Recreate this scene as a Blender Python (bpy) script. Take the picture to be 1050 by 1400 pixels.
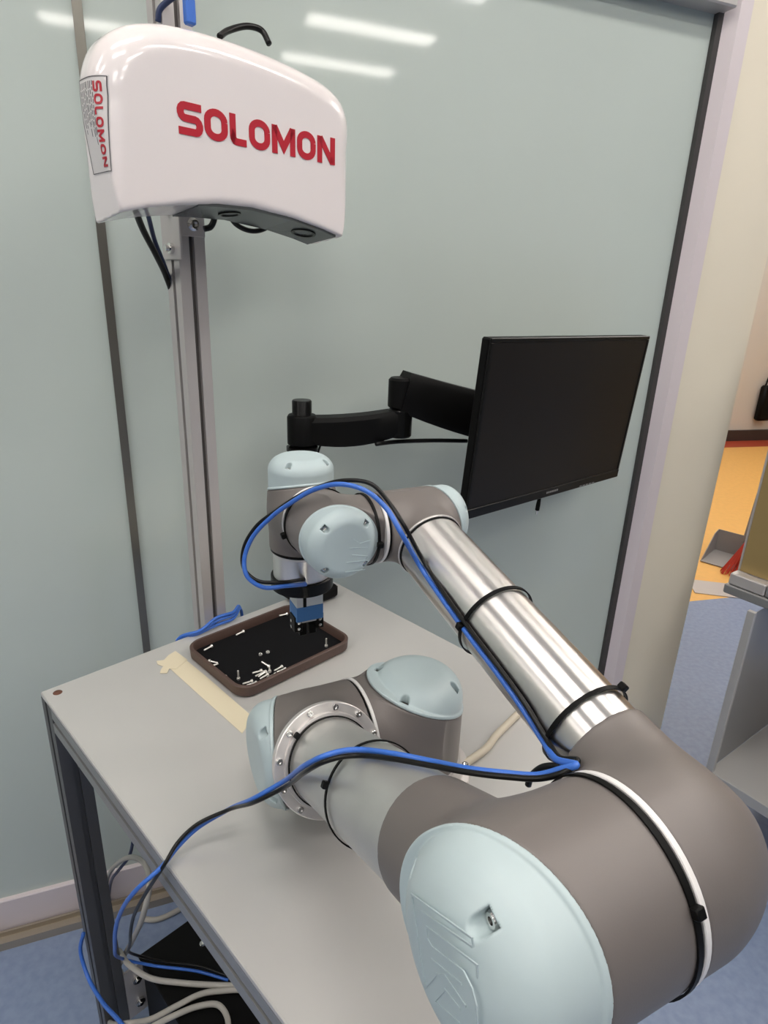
import bpy, math, random
import numpy as np
from mathutils import Matrix, Vector

for o in list(bpy.data.objects):
    bpy.data.objects.remove(o)
scene = bpy.context.scene
COL = scene.collection
random.seed(4)

# ------------------------------------------------------------------ camera
CAM_Z = 1.3727
cam_data = bpy.data.cameras.new('camera')
cam = bpy.data.objects.new('camera', cam_data)
COL.objects.link(cam)
cam_data.sensor_fit = 'VERTICAL'
cam_data.sensor_height = 36.0
cam_data.lens = 36.0 * 850.0 / 1400.0
cam_data.clip_start = 0.01
PITCH, ROLL = math.radians(19.8), math.radians(-2.15)
_f = Vector((0, math.cos(PITCH), -math.sin(PITCH)))
_r = Vector((1, 0, 0))
_d = _f.cross(_r)
_r2 = _r * math.cos(ROLL) + _d * math.sin(ROLL)
_d2 = -_r * math.sin(ROLL) + _d * math.cos(ROLL)
cam.matrix_world = Matrix(((_r2.x, -_d2.x, -_f.x, 0), (_r2.y, -_d2.y, -_f.y, 0), (_r2.z, -_d2.z, -_f.z, CAM_Z), (0, 0, 0, 1)))
scene.camera = cam

# ------------------------------------------------------------------ world and exposure
world = bpy.data.worlds.new('world')
scene.world = world
world.use_nodes = True
world.node_tree.nodes['Background'].inputs[0].default_value = (0.9, 0.95, 1.0, 1)
world.node_tree.nodes['Background'].inputs[1].default_value = 0.25
scene.view_settings.view_transform = 'Standard'
scene.view_settings.look = 'None'
scene.view_settings.exposure = 1.05
scene.view_settings.gamma = 1.0
scene.view_settings.use_curve_mapping = False
LAMP_STRENGTH = 10.0

# ------------------------------------------------------------------ frames of reference
CEIL = 2.70
TOP = 0.80                                       # table top height
ORI = np.array([-0.4922, 0.7594, TOP])           # rear left corner of the table top
AZ = math.radians(44.6)
TX = np.array([math.sin(AZ), math.cos(AZ), 0.0])     # along the table's rear edge
TY = np.array([-TX[1], TX[0], 0.0])                  # towards the wall
ZV = np.array([0.0, 0.0, 1.0])
WAZ = math.radians(68.7)
WX = np.array([math.sin(WAZ), math.cos(WAZ), 0.0])   # along the glass wall
WN = np.array([-WX[1], WX[0], 0.0])                  # into the glass wall

def tab(x, y, z=0.0): return ORI + TX * x + TY * y + ZV * z
def wal(x, d, z): return WX * x + WN * d + ZV * z
def V3(p): return np.array(p, float)
def unit(v): v = V3(v); return v / np.linalg.norm(v)
TABM = np.column_stack([TX, TY, ZV])
WALM = np.column_stack([WX, WN, ZV])

# ------------------------------------------------------------------ materials
MATS = {}
def mat(name, color, rough=0.5, metal=0.0, spec=0.5, emit=None, estr=0.0, coat=0.0, aniso=0.0,
        noise=0.0, nscale=40.0, stretch=None, bump=0.0, bscale=200.0, trans=0.0, alpha=1.0, color2=None, rough2=None):
    m = bpy.data.materials.new(name); m.use_nodes = True
    nt = m.node_tree; b = nt.nodes['Principled BSDF']
    b.inputs['Base Color'].default_value = (*color, 1)
    b.inputs['Roughness'].default_value = rough
    b.inputs['Metallic'].default_value = metal
    b.inputs['Specular IOR Level'].default_value = spec
    b.inputs['Coat Weight'].default_value = coat
    b.inputs['Coat Roughness'].default_value = 0.05
    b.inputs['Anisotropic'].default_value = aniso
    b.inputs['Transmission Weight'].default_value = trans
    b.inputs['Alpha'].default_value = alpha
    if emit:
        b.inputs['Emission Color'].default_value = (*emit, 1); b.inputs['Emission Strength'].default_value = estr
    if noise > 0 or color2 or bump > 0:
        tc = nt.nodes.new('ShaderNodeTexCoord')
        src = tc.outputs['Object']
        if stretch:
            mp = nt.nodes.new('ShaderNodeMapping'); mp.inputs['Scale'].default_value = stretch
            nt.links.new(src, mp.inputs['Vector']); src = mp.outputs['Vector']
        if noise > 0 or color2:
            n = nt.nodes.new('ShaderNodeTexNoise'); n.inputs['Scale'].default_value = nscale; n.inputs['Detail'].default_value = 6
            nt.links.new(src, n.inputs['Vector'])
            r = nt.nodes.new('ShaderNodeValToRGB')
            c2 = color2 if color2 else tuple(min(1, c * (1 + noise)) for c in color)
            c1 = color if color2 else tuple(c * (1 - noise) for c in color)
            r.color_ramp.elements[0].position = 0.35; r.color_ramp.elements[1].position = 0.65
            r.color_ramp.elements[0].color = (*c1, 1); r.color_ramp.elements[1].color = (*c2, 1)
            nt.links.new(n.outputs['Fac'], r.inputs['Fac']); nt.links.new(r.outputs['Color'], b.inputs['Base Color'])
            if rough2 is not None:
                mr = nt.nodes.new('ShaderNodeMapRange'); mr.inputs['From Min'].default_value = .3; mr.inputs['From Max'].default_value = .7
                mr.inputs['To Min'].default_value = rough; mr.inputs['To Max'].default_value = rough2
                nt.links.new(n.outputs['Fac'], mr.inputs['Value']); nt.links.new(mr.outputs['Result'], b.inputs['Roughness'])
        if bump > 0:
            n2 = nt.nodes.new('ShaderNodeTexNoise'); n2.inputs['Scale'].default_value = bscale; n2.inputs['Detail'].default_value = 3
            nt.links.new(src, n2.inputs['Vector'])
            bp = nt.nodes.new('ShaderNodeBump'); bp.inputs['Strength'].default_value = bump; bp.inputs['Distance'].default_value = 0.001
            nt.links.new(n2.outputs['Fac'], bp.inputs['Height']); nt.links.new(bp.outputs['Normal'], b.inputs['Normal'])
    MATS[name] = m
    return m
mat('housing', (0.175, 0.155, 0.146), 0.46, 0.15, noise=0.03, nscale=9, bump=0.06, bscale=900)
mat('cap', (0.47, 0.565, 0.585), 0.40, noise=0.02, nscale=20)
mat('tube', (0.80, 0.775, 0.755), 0.30, 1.0, aniso=0.85)
mat('tube_dull', (0.62, 0.62, 0.595), 0.38, 0.7, noise=0.05, nscale=14)
mat('steel', (0.74, 0.71, 0.69), 0.38, 0.6)
mat('chrome', (0.75, 0.74, 0.72), 0.14, 1.0)
mat('aluminium', (0.58, 0.55, 0.535), 0.38, 0.35)
mat('frame_grey', (0.105, 0.105, 0.107), 0.42, 0.3)
mat('frame_light', (0.30, 0.30, 0.30), 0.38, 0.4)
mat('groove', (0.10, 0.09, 0.085), 0.5, 0.4)
mat('black', (0.005, 0.005, 0.005), 0.45, spec=0.12)
mat('black_gloss', (0.005, 0.005, 0.005), 0.25, spec=0.2)
mat('black_cable', (0.006, 0.006, 0.006), 0.33, spec=0.3)
mat('blue_cable', (0.045, 0.16, 0.60), 0.34)
mat('navy_cable', (0.02, 0.035, 0.10), 0.4)
mat('grey_cable', (0.45, 0.43, 0.39), 0.5)
mat('beige_cable', (0.56, 0.50, 0.40), 0.55)
mat('white_ring', (0.80, 0.78, 0.77), 0.35)
mat('white_shell', (0.90, 0.835, 0.825), 0.16, spec=0.55, coat=0.6)
mat('red_print', (0.50, 0.012, 0.030), 0.4)
mat('label_white', (0.72, 0.69, 0.68), 0.4)
mat('label_ink', (0.12, 0.11, 0.12), 0.6)
mat('dark_window', (0.085, 0.092, 0.092), 0.25)
mat('glass_wall', (0.55, 0.615, 0.578), 0.05, spec=0.36, noise=0.012, nscale=2)
mat('gasket', (0.06, 0.055, 0.055), 0.4)
mat('stile', (0.70, 0.63, 0.65), 0.42)
mat('stile_seam', (0.20, 0.19, 0.165), 0.3, 0.7)
mat('track', (0.42, 0.37, 0.30), 0.36, 0.6)
mat('column', (0.80, 0.735, 0.60), 0.75, noise=0.02, nscale=3)
mat('table_top', (0.575, 0.565, 0.548), 0.29, 0.25, noise=0.02, nscale=5, rough2=0.36)
mat('floor_blue', (0.215, 0.275, 0.42), 0.45, color2=(0.255, 0.32, 0.465), nscale=55)
mat('floor_orange', (0.86, 0.49, 0.14), 0.5, noise=0.03, nscale=30)
mat('floor_red', (0.42, 0.06, 0.025), 0.6)
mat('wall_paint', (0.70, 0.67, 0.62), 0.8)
mat('wall_paint_low_fill', (0.46, 0.45, 0.43), 0.8)  # unseen rear and left walls, darkened to cut fill light on the arm
mat('ceiling_paint', (0.74, 0.73, 0.71), 0.85)
mat('lamp_body', (0.75, 0.75, 0.75), 0.4)
mat('lamp_light', (1, 1, 1), 0.5, emit=(1.0, 0.95, 0.885), estr=LAMP_STRENGTH)
mat('leather', (0.085, 0.050, 0.040), 0.5, bump=0.3, bscale=400)
mat('felt', (0.006, 0.006, 0.007), 0.9, spec=0.15)
mat('tape', (0.74, 0.655, 0.48), 0.6)
mat('screw', (0.88, 0.85, 0.80), 0.28, 0.6)
mat('screen', (0.012, 0.0105, 0.010), 0.32, spec=0.25)
mat('bezel', (0.006, 0.006, 0.006), 0.28, spec=0.25)
mat('gripper_silver', (0.62, 0.62, 0.60), 0.35, 0.6)
mat('gripper_blue', (0.05, 0.17, 0.42), 0.5)
mat('rust', (0.16, 0.07, 0.045), 0.5, 0.5)
mat('cabinet_grey', (0.33, 0.33, 0.33), 0.4, 0.5)
mat('cabinet_light', (0.50, 0.49, 0.475), 0.4, 0.2)
mat('gold_panel', (0.46, 0.33, 0.14), 0.35, 0.4)
mat('pan_grey', (0.30, 0.29, 0.285), 0.5)
mat('bristle', (0.55, 0.05, 0.03), 0.6)
mat('skirting', (0.05, 0.035, 0.03), 0.5)
mat('clear_plate', (0.6, 0.6, 0.58), 0.15, 0.3, alpha=0.45)

# turned metal: the grain runs round the tube
_nt = MATS['tube'].node_tree
_tg = _nt.nodes.new('ShaderNodeTangent'); _tg.direction_type = 'UV_MAP'; _tg.uv_map = 'grain'
_nt.links.new(_tg.outputs['Tangent'], _nt.nodes['Principled BSDF'].inputs['Tangent'])
_nt.nodes['Principled BSDF'].inputs['Anisotropic Rotation'].default_value = 0.25
def grain_uv(o, n):
    """u runs round the turned profile, v along it"""
    me = o.data; uv = me.uv_layers.new(name='grain'); k = 0
    for p in me.polygons:
        vs = [me.loops[i].vertex_index for i in p.loop_indices]; us = [v % n for v in vs]
        wrap = max(us) - min(us) > n / 2
        for i, v in zip(p.loop_indices, vs):
            u = v % n
            if wrap and u < n / 2: u += n
            uv.data[i].uv = (u / n, v // n)
    return o

# ------------------------------------------------------------------ object helpers
def make(name, verts, faces, material, parent=None, origin=None, smooth=False):
    """one mesh object; verts are world coordinates"""
    verts = np.asarray(verts, float)
    if parent is not None:
        org = V3(parent['_o'])
    else:
        org = V3(origin) if origin is not None else np.array([*(verts.min(0)[:2] + verts.max(0)[:2]) / 2, verts[:, 2].min()])
    me = bpy.data.meshes.new(name)
    me.from_pydata((verts - org).tolist(), [], [list(map(int, f)) for f in faces])
    me.update()
    if smooth:
        me.polygons.foreach_set('use_smooth', [True] * len(me.polygons))
        if smooth != 'all':
            try: me.set_sharp_from_angle(angle=math.radians(38))
            except Exception: pass
    me.materials.append(MATS[material])
    o = bpy.data.objects.new(name, me); COL.objects.link(o)
    if parent is not None:
        o.parent = parent
    else:
        o.location = org
    o['_o'] = [float(c) for c in org]
    return o
def thing(name, label, cat, loc, group=None):
    o = bpy.data.objects.new(name, None); COL.objects.link(o)
    o.location = loc; o['_o'] = [float(c) for c in loc]; o.empty_display_size = 0.02
    return tag(o, label, cat, group)
def tag(o, label, cat, group=None):
    o['label'] = label; o['category'] = cat
    if group: o['group'] = group
    return o
def struct(o, label=None):
    o['kind'] = 'structure'
    if label: o['label'] = label
    return o
class Geo:
    """collects shapes for ONE mesh"""
    def __init__(s): s.v = []; s.f = []
    def add(s, v, f):
        n = len(s.v); s.v.extend([tuple(map(float, p)) for p in v]); s.f.extend([[i + n for i in q] for q in f]); return s
    def box(s, c, size, M=np.eye(3), bev=0.0):
        """chamfered box, c = centre"""
        c = V3(c); h = V3(size) / 2; b = min(bev, *(h * 0.49)) if bev > 0 else 0
        if b <= 0:
            v = [c + M @ (h * V3((x, y, z))) for x in (-1, 1) for y in (-1, 1) for z in (-1, 1)]
            return s.add(v, [(0, 1, 3, 2), (4, 6, 7, 5), (0, 4, 5, 1), (2, 3, 7, 6), (0, 2, 6, 4), (1, 5, 7, 3)])
        v = []; idx = {}
        for x in (-1, 1):
            for y in (-1, 1):
                for z in (-1, 1):
                    for k in range(3):
                        q = h - b; q[k] = h[k]
                        idx[(x, y, z, k)] = len(v); v.append(c + M @ (q * V3((x, y, z))))
        f = []
        for k in range(3):
            i, j = (k + 1) % 3, (k + 2) % 3
            for sg in (-1, 1):
                q = []
                for a, bb in ((-1, -1), (1, -1), (1, 1), (-1, 1)):
                    t = [0, 0, 0]; t[k] = sg; t[i] = a; t[j] = bb; q.append(idx[(*t, k)])
                f.append(q if sg > 0 else q[::-1])
        for k in range(3):
            i, j = (k + 1) % 3, (k + 2) % 3
            for a in (-1, 1):
                for bb in (-1, 1):
                    t0 = [0, 0, 0]; t1 = [0, 0, 0]; t0[i] = t1[i] = a; t0[j] = t1[j] = bb; t0[k] = -1; t1[k] = 1
                    q = [idx[(*t0, i)], idx[(*t1, i)], idx[(*t1, j)], idx[(*t0, j)]]
                    f.append(q if a * bb < 0 else q[::-1])
        for x in (-1, 1):
            for y in (-1, 1):
                for z in (-1, 1):
                    q = [idx[(x, y, z, k)] for k in range(3)]
                    f.append(q if x * y * z > 0 else q[::-1])
        return s.add(v, f)
    def lathe(s, o, axis, prof, n=48, xref=None, caps=True):
        """profile [(radius, height)] turned about axis through o"""
        o = V3(o); a = unit(axis); x = unit(np.cross(a, (0, 0, 1) if abs(a[2]) < .9 else (1, 0, 0))); y = np.cross(a, x)
        v = []; f = []
        for r, h in prof:
            for k in range(n):
                t = 2 * math.pi * k / n; v.append(o + a * h + (x * math.cos(t) + y * math.sin(t)) * r)
        m = len(prof)
        for i in range(m - 1):
            for k in range(n):
                k2 = (k + 1) % n; f.append((i * n + k, i * n + k2, (i + 1) * n + k2, (i + 1) * n + k))
        if caps:
            f.append(list(range(n))[::-1]); f.append([(m - 1) * n + k for k in range(n)])
        return s.add(v, f)
    def tube(s, pts, r, n=10, closed=False, sub=6, taper=None):
        """round tube along a smooth curve"""
        P = catmull(pts, sub, closed); m = len(P)
        T = np.gradient(P, axis=0) if not closed else (np.roll(P, -1, 0) - np.roll(P, 1, 0))
        T /= np.linalg.norm(T, axis=1)[:, None] + 1e-12
        N = np.cross(T[0], (0.3, 0.2, 0.93)); N /= np.linalg.norm(N)
        v = []; f = []
        for i in range(m):
            N = N - T[i] * (N @ T[i]); N /= np.linalg.norm(N); B = np.cross(T[i], N)
            rr = r if taper is None else r * taper(i / (m - 1))
            for k in range(n):
                t = 2 * math.pi * k / n; v.append(P[i] + (N * math.cos(t) + B * math.sin(t)) * rr)
        for i in range(m if closed else m - 1):
            j = (i + 1) % m
            for k in range(n):
                k2 = (k + 1) % n; f.append((i * n + k, i * n + k2, j * n + k2, j * n + k))
        if not closed:
            f.append(list(range(n))[::-1]); f.append([(m - 1) * n + k for k in range(n)])
        return s.add(v, f)
    def prism(s, poly, o, ax, ay, an, depth):
        """polygon (x, y) extruded by depth along an"""
        o, ax, ay, an = map(V3, (o, ax, ay, an)); n = len(poly)
        b = [o + ax * x + ay * y for x, y in poly]; t = [p + an * depth for p in b]
        return s.add(b + t, [list(range(n))[::-1], [n + i for i in range(n)]] + [(i, (i + 1) % n, n + (i + 1) % n, n + i) for i in range(n)])
    def build(s, name, material, parent=None, origin=None, smooth=False):
        return make(name, s.v, s.f, material, parent, origin, smooth)
def catmull(pts, sub=6, closed=False):
    P = np.array([V3(p) for p in pts])
    if len(P) < 3:
        return np.array([P[0] + (P[-1] - P[0]) * t for t in np.linspace(0, 1, sub + 1)])
    n = len(P); out = []
    for i in range(n if closed else n - 1):
        p0 = P[(i - 1) % n] if closed or i > 0 else 2 * P[0] - P[1]
        p1 = P[i]; p2 = P[(i + 1) % n]
        p3 = P[(i + 2) % n] if closed or i + 2 < n else 2 * P[-1] - P[-2]
        # centripetal spacing keeps uneven points from looping
        d1, d2, d3 = (max(np.linalg.norm(b - a), 1e-6) ** 0.5 for a, b in ((p0, p1), (p1, p2), (p2, p3)))
        t0, t1, t2, t3 = 0, d1, d1 + d2, d1 + d2 + d3
        for t in np.linspace(t1, t2, sub, endpoint=False):
            A1 = (t1 - t) / (t1 - t0) * p0 + (t - t0) / (t1 - t0) * p1
            A2 = (t2 - t) / (t2 - t1) * p1 + (t - t1) / (t2 - t1) * p2
            A3 = (t3 - t) / (t3 - t2) * p2 + (t - t2) / (t3 - t2) * p3
            B1 = (t2 - t) / (t2 - t0) * A1 + (t - t0) / (t2 - t0) * A2
            B2 = (t3 - t) / (t3 - t1) * A2 + (t - t1) / (t3 - t1) * A3
            out.append((t2 - t) / (t2 - t1) * B1 + (t - t1) / (t2 - t1) * B2)
    if not closed: out.append(P[-1])
    return np.array(out)

def strokes(g, path, w, o, ax, ay, an, th):
    P_ = np.array(path); T = np.gradient(P_, axis=0); T /= np.linalg.norm(T, axis=1)[:, None] + 1e-9
    N = np.column_stack([-T[:, 1], T[:, 0]]); v = []; n = len(P_)
    for k in range(n):
        if 0 < k < n - 1:
            a = P_[k] - P_[k - 1]; b = P_[k + 1] - P_[k]; a /= np.linalg.norm(a) + 1e-9; b /= np.linalg.norm(b) + 1e-9
            na, nb = np.array([-a[1], a[0]]), np.array([-b[1], b[0]]); m_ = na + nb; m_ /= np.linalg.norm(m_) + 1e-9
            N[k] = m_ / max(.45, m_ @ na)
        for s_ in (-1, 1):
            q = P_[k] + N[k] * w / 2 * s_; p3 = o + ax * q[0] + ay * q[1]
            v += [p3, p3 + an * th]
    f = []
    for k in range(n - 1):
        a = 4 * k; b = a + 4
        f += [(a + 1, b + 1, b + 3, a + 3), (a, a + 2, b + 2, b), (a, b, b + 1, a + 1), (a + 2, a + 3, b + 3, b + 2)]
    f += [(0, 1, 3, 2), (4 * n - 4, 4 * n - 2, 4 * n - 1, 4 * n - 3)]
    g.add(v, f)
# ------------------------------------------------------------------ implicit surfaces (rounded castings)
def smin(a, b, k):
    h = np.clip(0.5 + 0.5 * (b - a) / k, 0, 1)
    return b * (1 - h) + a * h - k * h * (1 - h)
def smax(a, b, k): return -smin(-a, -b, k)
def surface(f, lo, hi, step):
    """naive surface nets of f(x, y, z) < 0, then a few projection steps"""
    lo, hi = V3(lo), V3(hi)
    n = np.ceil((hi - lo) / step).astype(int) + 1
    ax = [lo[i] + step * np.arange(n[i]) for i in range(3)]
    G = np.meshgrid(*ax, indexing='ij'); Vv = f(*G); S = Vv < 0
    nx, ny, nz = n - 1
    cnt = np.zeros((nx, ny, nz)); acc = np.zeros((nx, ny, nz, 3))
    cor = [(i, j, k) for i in (0, 1) for j in (0, 1) for k in (0, 1)]
    for a in cor:
        for b in cor:
            if sum(b[i] - a[i] for i in range(3)) == 1 and all(b[i] >= a[i] for i in range(3)):
                sa = tuple(slice(a[i], a[i] + n[i] - 1) for i in range(3)); sb = tuple(slice(b[i], b[i] + n[i] - 1) for i in range(3))
                va, vb = Vv[sa], Vv[sb]; cr = S[sa] != S[sb]
                t = np.where(cr, va / np.where(cr, va - vb, 1), 0)
                for i in range(3): acc[..., i] += np.where(cr, a[i] + t * (b[i] - a[i]), 0)
                cnt += cr
    act = cnt > 0; idx = -np.ones((nx, ny, nz), int); idx[act] = np.arange(act.sum())
    cell = np.argwhere(act); P = lo + step * (cell + acc[act] / cnt[act][:, None])
    F = []
    for d in range(3):
        u, w = (d + 1) % 3, (d + 2) % 3
        sl0 = [slice(1, -1)] * 3; sl1 = [slice(1, -1)] * 3
        sl0[d] = slice(0, -1); sl1[d] = slice(1, None)
        s0, s1 = S[tuple(sl0)], S[tuple(sl1)]
        for flip, msk in ((False, s0 & ~s1), (True, ~s0 & s1)):
            c = np.argwhere(msk)
            if len(c) == 0: continue
            c = c + np.array([0 if i == d else 1 for i in range(3)])
            q = []
            for du, dw in ((-1, -1), (0, -1), (0, 0), (-1, 0)):
                cc = c.copy(); cc[:, u] += du; cc[:, w] += dw; q.append(idx[cc[:, 0], cc[:, 1], cc[:, 2]])
            q = np.stack(q, 1); F.append(q[:, ::-1] if flip else q)
    F = np.concatenate(F); F = F[(F >= 0).all(1)]
    e = step * 0.05
    for _ in range(3):
        v0 = f(P[:, 0], P[:, 1], P[:, 2])
        g = np.stack([(f(P[:, 0] + e * (i == 0), P[:, 1] + e * (i == 1), P[:, 2] + e * (i == 2)) - v0) / e for i in range(3)], 1)
        g2 = (g ** 2).sum(1) + 1e-6
        mv = g * (v0 / g2)[:, None]; ln = np.linalg.norm(mv, axis=1); mv *= np.minimum(1, step * 0.4 / (ln + 1e-9))[:, None]
        P = P - mv
    return P, F
def casting(name, f, lo, hi, step, M, o, material, parent, smooth=True):
    P, F = surface(f, lo, hi, step)
    return make(name, P @ np.asarray(M).T + V3(o), F, material, parent, smooth=smooth)
def frame(zaxis, xaxis):
    z = unit(zaxis); x = unit(V3(xaxis) - z * (V3(xaxis) @ z)); return np.column_stack([x, np.cross(z, x), z])

# ================================================================== THE ROOM
GD = 1.195            # glass plane
RD = 1.152            # front of the sliding track and header
def wbox(g, x0, x1, d0, d1, z0, z1, bev=0.0):
    return g.box(wal((x0 + x1) / 2, (d0 + d1) / 2, (z0 + z1) / 2), (x1 - x0, d1 - d0, z1 - z0), WALM, bev)
# floor: blue vinyl, an orange stretch beyond the wall's end and a red strip at the far wall
def floor_poly(name, pts, m, z=0.0):
    n = len(pts); v = [(x, y, z) for x, y in pts] + [(x, y, z - 0.05) for x, y in pts]
    return make(name, v, [list(range(n)), [n + i for i in range(n)][::-1]] + [(i, n + i, n + (i + 1) % n, (i + 1) % n) for i in range(n)], m, origin=(0, 0, 0))
bA = V3((1.502, 2.704)); bd = np.array([math.sin(math.radians(75.5)), math.cos(math.radians(75.5))])
bn = np.array([-bd[1], bd[0]])
q0, q1 = bA - bd * 5.2, bA + bd * 5.2
q2, q3 = q1 - bn * 7.6, q0 - bn * 7.6
struct(floor_poly('floor', [tuple(q3), tuple(q2), tuple(q1), tuple(q0)], 'floor_blue'))
r0, r1 = q0 + bn * 2.80, q1 + bn * 2.80
struct(floor_poly('floor_orange', [tuple(q0), tuple(q1), tuple(r1), tuple(r0)], 'floor_orange'))
s0, s1 = r0 + bn * 0.48, r1 + bn * 0.48
struct(floor_poly('floor_red', [tuple(r0), tuple(r1), tuple(s1), tuple(s0)], 'floor_red'))
g = Geo()
cv = [q3 - bn * .1, q2 - bn * .1, s1, s0]
g.add([(x, y, CEIL) for x, y in cv] + [(x, y, CEIL + .06) for x, y in cv], [(3, 2, 1, 0), (4, 5, 6, 7), (0, 1, 5, 4), (1, 2, 6, 5), (2, 3, 7, 6), (3, 0, 4, 7)])
struct(g.build('ceiling', 'ceiling_paint', origin=(0, 0, CEIL)))
def wall_line(name, a, b, thick=0.1, z1=CEIL, m='wall_paint'):
    a, b = V3((*a, 0)), V3((*b, 0)); d = unit(b - a); nrm = np.array([-d[1], d[0], 0])
    L = np.linalg.norm(b - a)
    return struct(Geo().box((a + b) / 2 + nrm * thick / 2 + ZV * z1 / 2, (L, thick, z1), np.column_stack([d, nrm, ZV])).build(name, m))
wall_line('wall_far', r0 + bn * .28, r1 + bn * .28)
wall_line('wall_right', q1, q2)
wall_line('wall_rear', q2, q3, m='wall_paint_low_fill')
wall_line('wall_left', q3, q0, m='wall_paint_low_fill')
wall_line('wall_right_far', s1, q1)
# dark skirting of the far wall
a_, b_ = r0 + bn * .265, r1 + bn * .265
struct(Geo().box(V3((*(a_ + b_) / 2, .055)), (np.linalg.norm(b_ - a_), .03, .11), np.column_stack([(*bd, 0), (*bn, 0), ZV])).build('baseboard_far', 'skirting'))

# the back-painted glass partition: two sliding panes in aluminium frames
SEAM = -0.044; GR = 1.140
HEAD = 1.915
pane1 = wbox(Geo(), -2.9, SEAM - .007, GD, GD + .01, .10, HEAD + .02).build('window_1', 'glass_wall'); struct(pane1)
pane2 = wbox(Geo(), SEAM + .007, GR, GD, GD + .01, .10, HEAD + .02).build('window_2', 'glass_wall'); struct(pane2)
struct(wbox(Geo(), SEAM - .007, SEAM + .007, GD - .006, GD + .012, .10, HEAD + .02).build('trim_1', 'stile_seam'))
struct(wbox(Geo(), -2.9, GR + .06, GD - .010, GD + .02, .018, .102, .002).build('trim_2', 'stile'))
# right-hand stile with a gasket and a chamfered nose
struct(wbox(Geo(), GR, GR + .014, GD - .012, GD + .02, .10, HEAD + .02).build('trim_3', 'gasket'))
g = Geo()
g.prism([(GR + .014, GD + .03), (GR + .014, GD - .010), (GR + .034, RD + .012), (GR + .066, RD + .012), (GR + .072, RD + .030), (GR + .072, GD + .03)],
        ZV * .0, WX, WN, ZV, HEAD + .35)
struct(g.build('trim_4', 'stile'))
# header and the wall above it
struct(wbox(Geo(), -2.9, GR + .014, RD, GD + .04, HEAD, HEAD + .12, .003).build('trim_5', 'aluminium'))
struct(wbox(Geo(), -2.9, GR + .08, RD + .02, GD + .10, HEAD + .12, CEIL).build('wall_above_glass', 'wall_paint'))
# floor track with two ridges
g = Geo(); wbox(g, -2.9, GR + .08, RD, GD + .05, 0, .012); wbox(g, -2.9, GR + .08, RD, RD + .010, .012, .021); wbox(g, -2.9, GR + .08, RD + .024, RD + .029, .012, .024)
struct(g.build('trim_6', 'track'))
# plastered wall end beside the glass
struct(wbox(Geo(), GR + .072, GR + .270, RD + .022, RD + .42, 0, CEIL).build('wall_column', 'column'))

# ceiling lamps: slim strip lights in rows parallel to the glass
LROWS = (-2.0, -1.38, -0.76, -0.14, 0.48)
ROWN = {-2.0: 'rearmost lamp row', -1.38: 'second lamp row from the rear', -0.76: 'third lamp row from the rear', -0.14: 'fourth lamp row from the rear', 0.48: 'lamp row nearest the glass'}
COLN = {-2.60: 'leftmost', -1.30: 'second from left', 0.0: 'third from left', 1.30: 'fourth from left', 2.60: 'fifth from left', 3.90: 'rightmost'}
def ceiling_lamp(c, label):
    L = thing('ceiling_lamp', label, 'lamp', tuple(c), 'strip lamps on the ceiling')
    Geo().box(c - ZV * .018, (.74, .16, .036), WALM, .003).build('lamp_body', 'lamp_body', L)
    Geo().box(c - ZV * .040, (.70, .13, .008), WALM, .002).build('diffuser', 'lamp_light', L)
for rn in LROWS:
    for cx in COLN:
        if rn < 0 and cx > 2: continue
        if rn == -0.76 and -2 < cx < 1: continue
        if rn == -1.38 and cx < -1: continue
        ceiling_lamp(wal(cx, rn, CEIL), 'white strip ceiling lamp, %s in the %s' % (COLN[cx], ROWN[rn]))
for k, (lx, ly, lb_) in enumerate(((1.9, 3.4, 'added white strip fill lamp over the blue and orange floor edge'), (2.9, 4.3, 'added white strip fill lamp over the dustpan'), (3.2, 5.6, 'added white strip fill lamp nearest the far wall'), (4.4, 5.2, 'added white strip fill lamp at the far right'), (1.2, 2.7, 'added white strip fill lamp just behind the wall end'), (2.2, 2.4, 'added white strip fill lamp over the side bench'), (2.4, 4.9, 'added white strip fill lamp over the orange floor'), (1.7, 1.7, 'added white strip fill lamp in front of the side bench'), (2.7, 2.9, 'added white strip fill lamp right of the dustpan'), (1.9, 4.2, 'added white strip fill lamp left of the orange floor'), (3.4, 3.4, 'added white strip fill lamp by the right wall'), (3.6, 4.9, 'added white strip fill lamp between dustpan and far wall'))):
    ceiling_lamp(V3((lx, ly, CEIL)), lb_)  # lamps added out of view to brighten the floors beyond the wall's end

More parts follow.
